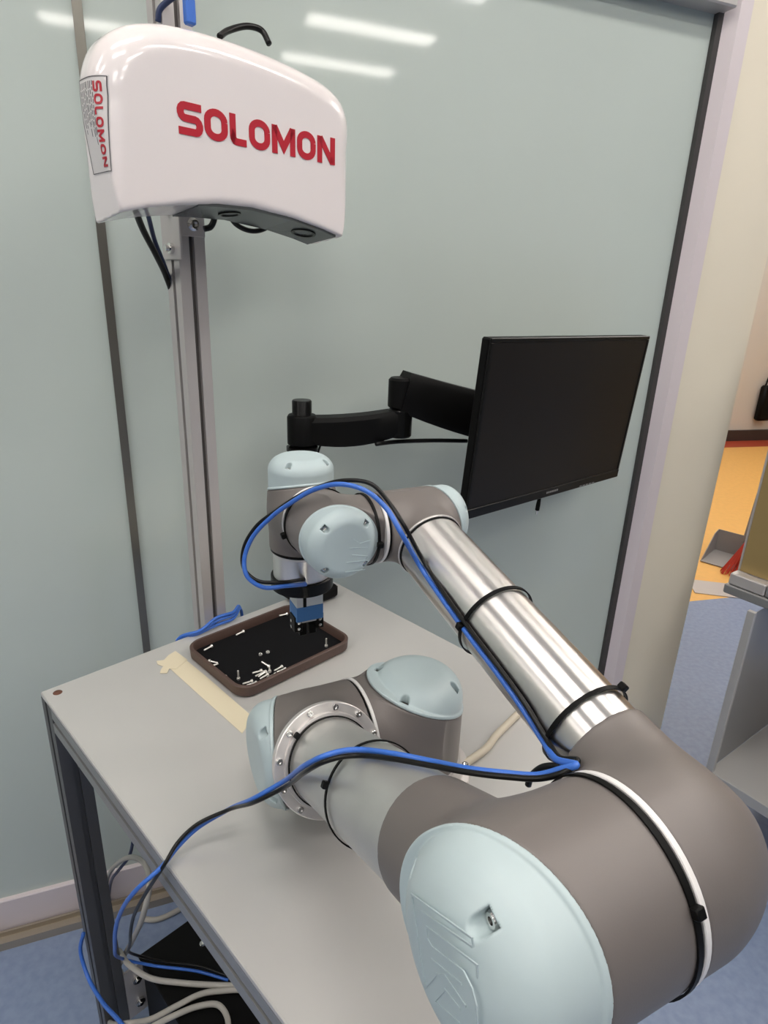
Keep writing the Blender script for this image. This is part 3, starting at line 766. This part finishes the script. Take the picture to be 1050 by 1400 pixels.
# cables of the scanner
cable('scanner_cable', 'thick black cable hanging from the scanner down behind the post', [(-0.3222,0.8463,1.4543), (-0.3276,0.8836,1.4323), (-0.3280,0.9259,1.4033), (-0.3301,0.9666,1.3753), (-0.3316,1.0005,1.3337), (-0.3319,1.0103,1.2214), (-0.3299,1.0165,1.0730)], .0042, 'black_cable')
cable('scanner_cable', 'thin navy cable hanging beside the thicker black scanner cable', [(-0.3116,0.8571,1.4558), (-0.3173,0.8798,1.4453), (-0.3246,0.9151,1.4213), (-0.3279,0.9574,1.3891), (-0.3293,0.9958,1.3445), (-0.3280,1.0057,1.2222)], .0030, 'navy_cable')
cable('scanner_cable', 'black cable looping out over the top of the scanner', [(-0.2347,0.9578,1.6697), (-0.2280,0.9789,1.6830), (-0.2065,1.0064,1.6975), (-0.1913,1.0190,1.6971), (-0.1806,1.0127,1.6805)], .0040, 'black_cable')
cable('scanner_cable', 'black cable loop hanging below the middle of the scanner', [(-0.2517,0.9463,1.4704), (-0.2519,0.9518,1.4562), (-0.2577,0.9517,1.4448), (-0.2656,0.9464,1.4413)], .0042, 'black_cable')
cable('scanner_cable', 'black cable drooping below the scanner lenses', [(-0.2374,0.9579,1.4703), (-0.2272,0.9712,1.4514), (-0.2076,0.9910,1.4441), (-0.1886,1.0103,1.4522), (-0.1805,1.0157,1.4648)], .0036, 'black_cable')
plug = thing('network_plug', 'blue network cable plugged into the top of the scanner', 'cable', tuple(tab(.335, -.06, .86)))
Geo().tube([(-0.3105,0.9508,1.6806), (-0.3072,0.9498,1.6926), (-0.2976,0.9510,1.7017), (-0.2792,0.9470,1.7090), (-0.2690,0.9430,1.7064), (-0.2668,0.9395,1.6963)], .0036, 10).build('cord', 'navy_cable', plug, smooth='all')
g = Geo(); pc = V3((-0.2659,0.9376,1.6881)); g.box(pc, (.013, .012, .028), TABM, .002); g.box(pc + ZV * .010, (.010, .009, .022), TABM, .002)
g.build('plug_body', 'blue_cable', plug)

# ================================================================== MONITOR AND ITS ARM
MC = V3((0.342, 1.187, CAM_Z - .226)); MW, MH = .51, .31
yaw, tl, rl_ = math.radians(41.5), math.radians(3.5), math.radians(-.7)
mr = np.array([math.cos(yaw), math.sin(yaw), 0]); mn = np.array([math.sin(yaw), -math.cos(yaw), 0])
mu = math.cos(tl) * ZV + math.sin(tl) * mn
mr, mu = math.cos(rl_) * mr + math.sin(rl_) * mu, -math.sin(rl_) * mr + math.cos(rl_) * mu
mn = np.cross(mr, mu); MM = np.column_stack([mr, mu, mn])
mon = thing('monitor', 'black flat-screen monitor held up on the swivel arm', 'monitor', tuple(MC - mu * MH / 2))
def mbox(g, x0, x1, y0, y1, z0, z1, bev=.001): return g.box(MC + MM @ V3(((x0 + x1) / 2, (y0 + y1) / 2, (z0 + z1) / 2)), (x1 - x0, y1 - y0, z1 - z0), MM, bev)
mbox(Geo(), -MW / 2, MW / 2, -MH / 2, MH / 2, -.022, -.004, .003).build('back_case', 'black', mon)
mbox(Geo(), -.13, .13, -.10, .10, -.042, -.021, .008).build('rear_bulge', 'black', mon)
g = Geo()
mbox(g, -MW / 2, MW / 2, MH / 2 - .007, MH / 2, -.004, .0006); mbox(g, -MW / 2, -MW / 2 + .007, -MH / 2 + .018, MH / 2 - .007, -.004, .0006); mbox(g, MW / 2 - .007, MW / 2, -MH / 2 + .018, MH / 2 - .007, -.004, .0006)
mbox(g, -MW / 2, MW / 2, -MH / 2, -MH / 2 + .018, -.004, .0014)
bz = g.build('bezel', 'bezel', mon)
mbox(Geo(), -MW / 2 + .0072, MW / 2 - .0072, -MH / 2 + .0182, MH / 2 - .0072, -.004, -.0008, .0002).build('screen', 'screen', mon)
g = Geo()
for k in range(7): mbox(g, -.020 + k * .0058, -.0158 + k * .0058, -MH / 2 + .0075, -MH / 2 + .0115, .0013, .0017, 0)
g.build('maker_mark', 'frame_light', bz)
g = Geo()
for k in range(5): mbox(g, .10 + k * .012, .108 + k * .012, -MH / 2 + .002, -MH / 2 + .004, .0013, .0018, 0)
g.build('buttons', 'frame_light', bz)
pg = thing('loose_plug', 'small black plug dangling below the monitor', 'plug', tuple(MC - mu * (MH / 2 + .036) + mr * -.02))
g = Geo(); g.lathe(MC - mu * (MH / 2 + .020) - mr * .020 - mn * .012, -mu, [(.003, -.02), (.0045, 0), (.0045, .012), (.0030, .013)], 12); g.build('plug_body', 'black', pg)
Geo().lathe(MC - mu * (MH / 2 + .033) - mr * .020 - mn * .012, -mu, [(.0022, 0), (.0022, .008)], 10).build('plug_tip', 'chrome', pg)

marm = thing('swivel_mount', 'black swivel monitor arm clamped at the rear corner of the table', 'monitor arm', tuple(tab(.479, -.005, 0)))
PX_, PY_ = .479, -.005
g = Geo(); tbox(g, .436, .524, -.062, .020, .0005, .028, .008); g.build('clamp_base', 'black', marm)
Geo().lathe(tab(PX_, PY_, .028), ZV, [(.0175, 0), (.0175, .352), (.0160, .354)], 32).build('pole', 'black_gloss', marm, smooth=True)
pole = tab(PX_, PY_, 0)
k1 = V3((0.0218,1.1185,1.1434))       # elbow pivot of the arm
k1[2] = 1.135
z1_ = 1.134
Geo().lathe(V3((pole[0], pole[1], z1_ - .034)), ZV, [(.022, 0), (.0265, .004), (.0265, .052), (.024, .056)], 32).build('collar', 'black', marm, smooth=True)
Geo().lathe(V3((pole[0], pole[1], z1_ - .046)), ZV, [(.0215, 0), (.0285, .003), (.0285, .010), (.0215, .012)], 32).build('stop_ring', 'black_gloss', marm, smooth=True)
def link(name, a, b, wa, wb, ha, hb, m, parent, sag=0.0, n=10):
    """box-section link with a bowed underside"""
    a, b = V3(a), V3(b); d = b - a; L = np.linalg.norm(d); d = d / L; s_ = unit(np.cross(d, ZV)); u_ = np.cross(s_, d); v = []; f = []
    for i in range(n + 1):
        t = i / n; w_ = wa + (wb - wa) * t; h_ = ha + (hb - ha) * t; bow = -sag * 4 * t * (1 - t)
        c = a + d * L * t
        pr = [(-.5, -.32), (-.36, -.5), (.36, -.5), (.5, -.32), (.5, .34), (.36, .5), (-.36, .5), (-.5, .34)]
        for x, y in pr: v.append(c + s_ * w_ * x + u_ * (h_ * y + bow * (1.4 if y < 0 else .5)))
    for i in range(n):
        for k in range(8):
            f.append((i * 8 + k, i * 8 + (k + 1) % 8, i * 8 + 8 + (k + 1) % 8, i * 8 + 8 + k))
    f += [list(range(8))[::-1], [n * 8 + k for k in range(8)]]
    return Geo().add(v, f).build(name, m, parent, smooth=True)
j1 = V3((0.0233,1.1460,1.1461)); j1[2] = z1_ + .008
link('lower_link', V3((pole[0], pole[1], z1_ - .004)), j1, .045, .040, .046, .046, 'black', marm, .010)
Geo().lathe(j1 - ZV * .030, ZV, [(.020, 0), (.0225, .003), (.0225, .050), (.020, .053)], 28).build('pivot', 'black_gloss', marm, smooth=True)
j2 = V3((j1[0], j1[1], j1[2] + .045))
Geo().lathe(j2 - ZV * .020, ZV, [(.022, 0), (.024, .002), (.024, .050), (.020, .054)], 28).build('pivot', 'black', marm, smooth=True)
mback = MC - mn * .075 - mu * .030
link('upper_link', j2 + ZV * .010, mback, .054, .052, .072, .090, 'black', marm, .006)
Geo().lathe(mback, unit(MC - mback), [(.020, -.01), (.022, 0), (.022, .030), (.034, .0305), (.034, .0325)], 24).build('head_joint', 'black', marm, smooth=True)
cable('monitor_cable', 'black cable slung under the monitor arm joint', [j1 - ZV * .036 - TX * .06, j1 - ZV * .040, j1 * .75 + mback * .25 - ZV * .036, j1 * .5 + mback * .5 - ZV * .035], .0040, 'black_cable')
for k, dx in enumerate((0, .012)):
    cable('monitor_cable', ('thin black cable drooping beside the monitor pole, nearest the pole', 'thin black cable drooping beside the monitor pole, farther from the pole')[k],
          [V3((pole[0], pole[1], z1_ - .03)) + TX * (.035 + dx) + TY * .0, V3((pole[0], pole[1], z1_ - .055)) + TX * (.024 + dx), V3((pole[0], pole[1], z1_ - .10)) + TX * (.0215 + dx * .4), V3((pole[0], pole[1], z1_ - .20)) + TX * (.0215 + dx * .3)], .0020, 'black_cable')

# ================================================================== ON THE TABLE
tray = thing('parts_tray', 'brown leather tray with black lining holding loose screws', 'tray', tuple(tab(.311, -.132, 0)))
def rrect(x0, x1, y0, y1, r, n=8):
    out = []
    for cx, cy, a0 in ((x1 - r, y1 - r, 0), (x0 + r, y1 - r, 90), (x0 + r, y0 + r, 180), (x1 - r, y0 + r, 270)):
        for i in range(n + 1):
            a = math.radians(a0 + 90 * i / n); out.append((cx + r * math.cos(a), cy + r * math.sin(a)))
    return out
X0, X1, Y0, Y1 = .2035, .4205, -.2165, -.0485
rings = [(rrect(X0 + .003, X1 - .003, Y0 + .003, Y1 - .003, .022), .0005), (rrect(X0, X1, Y0, Y1, .025), .003), (rrect(X0 - .001, X1 + .001, Y0 - .001, Y1 + .001, .026), .0185), (rrect(X0 + .0005, X1 - .0005, Y0 + .0005, Y1 - .0005, .0245), .0200),
         (rrect(X0 + .004, X1 - .004, Y0 + .004, Y1 - .004, .021), .0200), (rrect(X0 + .005, X1 - .005, Y0 + .005, Y1 - .005, .020), .0185), (rrect(X0 + .0055, X1 - .0055, Y0 + .0055, Y1 - .0055, .0195), .0030)]
n = len(rings[0][0]); v = []; f = []
for pl, z in rings: v += [tab(x, y, z) for x, y in pl]
for i in range(len(rings) - 1):
    for k in range(n): f.append((i * n + k, i * n + (k + 1) % n, (i + 1) * n + (k + 1) % n, (i + 1) * n + k))
f += [list(range(n))[::-1], [(len(rings) - 1) * n + k for k in range(n)]]
Geo().add(v, f).build('leather_rim', 'leather', tray, smooth=True)
Geo().prism(rrect(X0 + .006, X1 - .006, Y0 + .006, Y1 - .006, .019), tab(0, 0, .0030), TX, TY, ZV, .0020).build('lining', 'felt', tray)
MAT_Z = .0050
# screws lying in the tray: (tail, head) positions on the table
def screw_mesh():
    g = Geo()
    g.lathe((0, 0, 0), (1, 0, 0), [(0, 0), (.0010, .0003), (.0014, .001), (.0014, .0130), (.0026, .0130), (.0027, .0134), (.0027, .0158), (.0023, .0162), (.0012, .0162), (.0012, .0145), (0, .0145)], 12, caps=False)
    me = bpy.data.meshes.new('screw'); me.from_pydata([list(p) for p in g.v], [], g.f); me.update(); me.materials.append(MATS['screw']); return me
SM = screw_mesh()
def px_pair(a, b): return V3(a), V3(b)
SCREWS = [
 ((-0.1838,0.9946,0.8070), (-0.1674,1.0003,0.8090), 'silver screw in the tray under the gripper at the far rim'),
 ((-0.2442,0.9245,0.8070), (-0.2337,0.9339,0.8090), 'silver screw lying along the middle of the far tray rim'),
 ((-0.2847,0.8738,0.8070), (-0.2744,0.8846,0.8090), 'silver screw lying along the far rim near the left tray corner'),
 ((-0.2857,0.8566,0.8070), (-0.2691,0.8350,0.8070), 'silver screw lying along the left end of the tray, topmost'),
 ((-0.2554,0.8400,0.8070), (-0.2663,0.8418,0.8080), 'silver screw of a close pair at the left tray end, upper one'),
 ((-0.2532,0.8361,0.8070), (-0.2613,0.8280,0.8080), 'silver screw of a close pair at the left tray end, lower one'),
 ((-0.2452,0.8187,0.8070), (-0.2274,0.7973,0.8080), 'silver screw along the left tray end nearest the tape'),
 ((-0.2019,0.7874,0.8070), (-0.1890,0.7941,0.8080), 'silver screw at the front tray corner, inner of two'),
 ((-0.1957,0.7841,0.8070), (-0.1817,0.7909,0.8080), 'silver screw at the front tray corner, outer of two'),
 ((-0.1926,0.8162,0.8070), (-0.1815,0.8228,0.8070), 'silver screw at the left of the pile in the tray'),
 ((-0.1869,0.8104,0.8060), (-0.1760,0.8178,0.8080), 'silver screw in the pile, second from its left'),
 ((-0.1836,0.8053,0.8070), (-0.1716,0.8190,0.8100), 'silver screw crossing over others in the pile'),
 ((-0.1835,0.8392,0.8120), (-0.1710,0.8339,0.8080), 'silver screw leaning at the top of the pile in the tray'),
 ((-0.1718,0.8379,0.8080), (-0.1667,0.8165,0.8080), 'silver screw pointing forward from the centre of the pile'),
 ((-0.1788,0.8033,0.8060), (-0.1696,0.8139,0.8070), 'silver screw at the front of the pile in the tray'),
 ((-0.1616,0.8256,0.8060), (-0.1509,0.8367,0.8070), 'silver screw at the right of the pile, nearest its centre'),
 ((-0.1575,0.8219,0.8060), (-0.1442,0.8312,0.8070), 'silver screw farthest right of the pile in the tray'),
 ((-0.1703,0.8057,0.8060), (-0.1565,0.8166,0.8070), 'silver screw lying flat before the pile in the tray'),
]
for a, b, lb_ in SCREWS:
    a, b = V3(a), V3(b); d = unit(b - a)
    o = bpy.data.objects.new('screw', SM); COL.objects.link(o)
    o.location = (a + b) / 2 - d * .008
    o.rotation_euler = Vector(d).to_track_quat('X', 'Z').to_euler()
    tag(o, lb_, 'screw', 'loose screws in the tray')
for p, lb_ in (((-0.2116,0.8005,0.8052), 'silver screw standing upright near the front tray corner'), ((-0.0882,0.9013,0.8052), 'silver screw standing upright near the right tray end')):
    o = bpy.data.objects.new('screw', SM); COL.objects.link(o)
    o.location = V3(p) + ZV * .0162; o.rotation_euler = (0, math.radians(90), random.uniform(0, 6)); tag(o, lb_, 'screw', 'loose screws in the tray')
nm = Geo().lathe((0, 0, 0), (0, 0, 1), [(.0015, 0), (.0032, 0), (.0032, .0026), (.0015, .0026), (.0015, 0)], 6, caps=False)
nme = bpy.data.meshes.new('nut'); nme.from_pydata([list(p) for p in nm.v], [], nm.f); nme.materials.append(MATS['screw'])
for p, lb_ in (((-0.1919,0.8689,0.8052), 'small silver nut in the tray centre, left of two'), ((-0.1814,0.8761,0.8052), 'small silver nut in the tray centre, right of two')):
    o = bpy.data.objects.new('nut', nme); COL.objects.link(o); o.location = V3(p); o.rotation_euler = (.2, .1, .5); tag(o, lb_, 'nut', 'nuts in the tray')

# masking tape
def sheet(name, poly, z0, th, m, label, cat):
    return tag(Geo().prism(poly, tab(0, 0, z0), TX, TY, ZV, th).build(name, m), label, cat)
sheet('masking_tape', [(.1665, -.060), (.196, -.046), (.1975, -.12), (.1965, -.2690), (.190, -.2665), (.184, -.272), (.176, -.268), (.1670, -.2735), (.1665, -.17)], .0002, .0004, 'tape', 'long cream masking tape strip on the table beside the tray', 'tape')
sheet('masking_tape', [(.196, -.030), (.198, -.066), (.172, -.078), (.165, -.070), (.157, -.079), (.149, -.072), (.154, -.064), (.161, -.058), (.157, -.047), (.160, -.037), (.170, -.042), (.182, -.034)], .0007, .0004, 'tape', 'torn cream masking tape piece at the rear end of the strip', 'tape')

# beige lead on the table behind the robot base
cable('beige_lead', 'beige cable lying on the table from the robot base', [(0.1011,0.6256,0.8080), (0.1197,0.6429,0.8060), (0.1458,0.6678,0.8055), (0.1635,0.6944,0.8055), (0.1812,0.7165,0.8055), (0.1999,0.7396,0.8055), (0.2337,0.7804,0.8055)], .0052, 'beige_cable')
# blue cable bundle at the foot of the post
for k, dz in enumerate((0, .008, .014)):
    cable('network_cable', ('blue network cable looped behind the post foot, lowest of three', 'blue network cable looped behind the post foot, middle of three', 'blue network cable looped behind the post foot, topmost')[k],
          [tab(.205, .018, -.10), tab(.222, .012, -.012 + dz * .4), tab(.250, -.010 - dz * .3, .004 + dz * .5), tab(.285, -.010, .007 + dz), tab(.318, -.008, .006 + dz * .9), tab(.345, .012 + dz * .2, .008 + dz * .3), tab(.362, .030, -.04)], .0028, 'blue_cable')

# ================================================================== UNDER THE TABLE
ctl = thing('control_box', 'black control cabinet standing on the floor under the table', 'control box', tuple(tab(.28, -.29, -TOP)))
tbox(Geo(), .061, .50, -.50, -.080, -.785, -.535, .004).build('case', 'black', ctl)
tbox(Geo(), .058, .503, -.503, -.077, -.535, -.528, .002).build('lid', 'black', ctl)
for x, y in ((.10, -.12), (.46, -.12), (.10, -.46), (.46, -.46)):
    Geo().lathe(tab(x, y, -.80), ZV, [(.018, 0), (.020, .003), (.020, .015)], 16).build('foot', 'black', ctl)
Geo().lathe(tab(.150, -.135, -.528), ZV, [(.006, 0), (.006, .002), (.003, .003), (0, .003)], 16, caps=False).build('lid_screw', 'chrome', ctl)
g = Geo(); tbox(g, .205, .245, -.165, -.150, -.528, -.516, .005); g.build('lid_handle', 'label_white', ctl)
cable('grey_lead', 'grey cable arching behind the table leg and down in front', [(-0.6039,1.0382,0.0356), (-0.5916,1.0261,0.0965), (-0.5192,0.9406,0.2483), (-0.4277,0.8363,0.3940), (-0.3731,0.7684,0.4535), (-0.3464,0.7141,0.4723), (-0.3544,0.7008,0.4336), (-0.3940,0.7399,0.3288), (-0.4521,0.7971,0.1892), (-0.5365,0.8804,-0.0242), (-0.6130,0.9559,-0.2329), (-0.6538,0.9961,-0.3962)], .0045, 'grey_cable')
cable('grey_lead', 'grey cable crossing the control box to the right', [(-0.4499,0.7852,0.2257), (-0.3940,0.7169,0.2880), (-0.3600,0.7057,0.2800), (-0.3038,0.7009,0.2780), (-0.2428,0.6996,0.2780), (-0.1945,0.7002,0.2780)], .0045, 'grey_cable')
cable('grey_lead', 'grey cable curving low over the control box', [(-0.5494,0.8833,-0.1266), (-0.3695,0.6318,0.2880), (-0.3379,0.6450,0.2780), (-0.3042,0.6652,0.2780), (-0.2689,0.6851,0.2780), (-0.2288,0.6922,0.2780), (-0.1815,0.6961,0.2780)], .0045, 'grey_cable')
cable('grey_lead', 'grey cable bending down at the lower right of the control box', [(-0.3383,0.6306,0.2780), (-0.3051,0.6503,0.2780), (-0.2694,0.6664,0.2780), (-0.2373,0.6697,0.2780), (-0.2174,0.6512,0.2780), (-0.2108,0.6249,0.2780)], .0045, 'grey_cable')
cable('grey_lead', 'short grey cable end reaching the floor behind the table leg', [(-0.5183,1.0092,0.0060), (-0.4800,1.0090,0.0060), (-0.4370,1.0355,0.0060), (-0.3979,1.0701,0.0060)], .006, 'grey_cable')
cable('blue_lead', 'blue cable hanging outside the table leg', [(-0.4840,0.7458,0.3228), (-0.4931,0.7435,0.2830), (-0.4750,0.7229,0.2513), (-0.4287,0.6772,0.2624), (-0.3708,0.6257,0.2948), (-0.3454,0.6063,0.2821)], .0032, 'blue_cable')
cable('blue_lead', 'dark blue cable running down beside the rear of the side rail', [(-0.4626,0.9129,0.3462), (-0.4891,0.9391,0.2734), (-0.5262,0.9615,0.2092), (-0.5691,1.0039,0.1246), (-0.6023,1.0365,0.0147)], .0032, 'navy_cable')

# ================================================================== BEYOND THE WALL'S END
cabn = thing('side_bench', 'grey metal bench unit with an open lower shelf at the right', 'bench', (1.15, 1.25, 0))
ca = V3((.884, 1.334, 0)); c1 = np.array([math.sin(math.radians(54)), math.cos(math.radians(54)), 0]); c2 = np.array([math.sin(math.radians(144)), math.cos(math.radians(144)), 0])
CM = np.column_stack([c1, c2, ZV])
def cbox(g, x0, x1, y0, y1, z0, z1, bev=.001): return g.box(ca + c1 * (x0 + x1) / 2 + c2 * (y0 + y1) / 2 + ZV * (z0 + z1) / 2, (x1 - x0, y1 - y0, z1 - z0), CM, bev)
cbox(Geo(), .012, .70, .0, .0015, .20, .66).build('side_panel', 'cabinet_grey', cabn)
cbox(Geo(), 0, .012, -.004, .014, .19, .675).build('panel_edge', 'cabinet_light', cabn)
cbox(Geo(), 0, .70, .0016, .60, .17, .20).build('lower_shelf', 'cabinet_light', cabn)
cbox(Geo(), .068, .72, -.098, .62, .665, .69, .003).build('bench_top', 'cabinet_grey', cabn)
for x, y in ((.03, .03), (.67, .03), (.03, .57), (.67, .57)): cbox(Geo(), x - .015, x + .015, y - .015, y + .015, 0, .17).build('leg', 'black', cabn)
for x, y in ((.68, .58), (.02, .58)): cbox(Geo(), x - .012, x + .012, y - .012, y + .012, .20, .665).build('post', 'cabinet_light', cabn)

enc = thing('machine_enclosure', 'framed machine with a brass-coloured panel on the side bench', 'machine', tuple(ca + c1 * .3 + c2 * .05 + ZV * .69))
cbox(Geo(), .072, .102, -.092, -.005, .691, .722, .003).build('base_rail', 'aluminium', enc)
cbox(Geo(), .074, .104, -.004, .50, .691, .720, .003).build('base_rail', 'cabinet_grey', enc)
cbox(Geo(), .103, .70, -.092, -.064, .691, .722, .003).build('base_rail', 'aluminium', enc)
cbox(Geo(), .104, .116, -.084, .014, .7225, 1.32, .001).build('brass_panel', 'gold_panel', enc)
cbox(Geo(), .106, .120, -.0905, -.0845, .7225, 1.34, .001).build('corner_post', 'aluminium', enc)
cbox(Geo(), .106, .128, .0145, .036, .7225, 1.34, .002).build('corner_post', 'aluminium', enc)
cbox(Geo(), .129, .66, -.082, -.076, .7225, 1.32, .001).build('dark_panel', 'dark_window', enc)
cbox(Geo(), .106, .70, -.089, -.067, 1.341, 1.365, .002).build('top_rail', 'aluminium', enc)

fp = tag(Geo().prism([(0, 0), (.30, .0), (.30, .16), (0, .16)], V3((1.5592,2.7907,0.0010)), np.array([.98, -.2, 0]), np.array([.2, .98, 0]), ZV, .004).build('floor_plate', 'aluminium'), 'flat steel plate on the orange floor by the bench', 'plate')
dp = V3((1.7709,3.1899,-0.0000))
pan = thing('dustpan', 'grey long-handled dustpan standing on the orange floor', 'dustpan', tuple(dp))
dx_, dy_ = np.array([.72, -.69, 0]), np.array([.69, .72, 0])
g = Geo(); v = [dp + ZV * .004, dp + dx_ * .28 + ZV * .004, dp + dx_ * .28 + dy_ * .22 + ZV * .012, dp + dy_ * .22 + ZV * .012]
g.add(v + [p + ZV * .004 for p in v], [(3, 2, 1, 0), (4, 5, 6, 7), (0, 1, 5, 4), (1, 2, 6, 5), (2, 3, 7, 6), (3, 0, 4, 7)]); g.build('pan_floor', 'pan_grey', pan)
for base, dirn in ((dp, 1), (dp + dx_ * .276, 1)):
    Geo().prism([(0, 0.004), (.22, .012), (.22, .14), (.16, .13)], base, dy_, ZV, dx_, .004).build('pan_side', 'pan_grey', pan)
Geo().prism([(0, .012), (.28, .012), (.28, .14), (0, .14)], dp + dy_ * .2205, dx_, ZV, dy_, .004).build('pan_back', 'pan_grey', pan)
Geo().tube([dp + dx_ * .14 + dy_ * .23 + ZV * .10, dp + dx_ * .15 + dy_ * .26 + ZV * .45, dp + dx_ * .16 + dy_ * .29 + ZV * .85], .011, 10).build('handle', 'pan_grey', pan, smooth='all')
bp_ = V3((1.9022,3.0962,0.0000))
brm = thing('broom', 'broom with red bristles leaning beside the grey dustpan', 'broom', tuple(bp_))
g = Geo()
for k in range(60):
    u_, w_ = random.uniform(-.09, .09), random.uniform(-.02, .02)
    g.tube([bp_ + dy_ * u_ * 1.25 + dx_ * w_ * 2 + ZV * .003, bp_ + dx_ * (.03 + w_) + dy_ * (u_ + .01) + ZV * .12, bp_ + dx_ * (.08 + w_ * .6) + dy_ * (u_ * .7 + .03) + ZV * .27], .0028, 4, sub=2)
bo = g.build('bristles', 'bristle', brm); bo['kind'] = 'stuff'
g = Geo().box(bp_ + dx_ * .085 + dy_ * .032 + ZV * .28, (.045, .16, .04), np.column_stack([dx_, dy_, ZV]), .005).build('brush_head', 'bristle', brm)
Geo().tube([bp_ + dx_ * .09 + dy_ * .035 + ZV * .29, bp_ + dx_ * .17 + dy_ * .08 + ZV * .75, bp_ + dx_ * .25 + dy_ * .13 + ZV * 1.2], .011, 10).build('handle', 'aluminium', brm, smooth='all')

# things at the far wall
def farp(px_, off, z): return px_
fw = V3((3.7794,6.6673,0.0000)); fd = V3((*bd, 0)); fn = V3((*bn, 0))
base_d = (fw - V3((*r0, 0))) @ fn
fw = fw + fn * (.248 - base_d)
FMX = np.column_stack([fd, fn, ZV])
bag = thing('hanging_bag', 'black bag hanging on the far wall', 'bag', tuple(fw + ZV * .20))
Geo().box(fw + fd * .03 - fn * .03 + ZV * .40, (.16, .08, .36), FMX, .03).build('bag_body', 'black', bag, smooth=True)
Geo().tube([fw - fd * .02 - fn * .03 + ZV * .57, fw + fd * .02 - fn * .02 + ZV * .70, fw + fd * .07 - fn * .03 + ZV * .57], .008, 8).build('strap', 'black', bag, smooth='all')
dr = fw + fd * .34
struct(Geo().box(dr + ZV * 1.03 - fn * .005 + fd * .45, (.90, .05, 2.06), FMX, .004).build('door_1', 'skirting'))
swt = thing('wall_switch', 'white switch plate on the far wall above the black bag', 'switch', tuple(fw + fd * .20 + ZV * 1.20))
Geo().box(fw + fd * .22 + fn * .008 + ZV * 1.26, (.09, .012, .12), FMX, .003).build('plate', 'label_white', swt)
Geo().box(fw + fd * .22 + fn * .0 + ZV * 1.26, (.03, .008, .05), FMX, .002).build('rocker', 'label_white', swt)
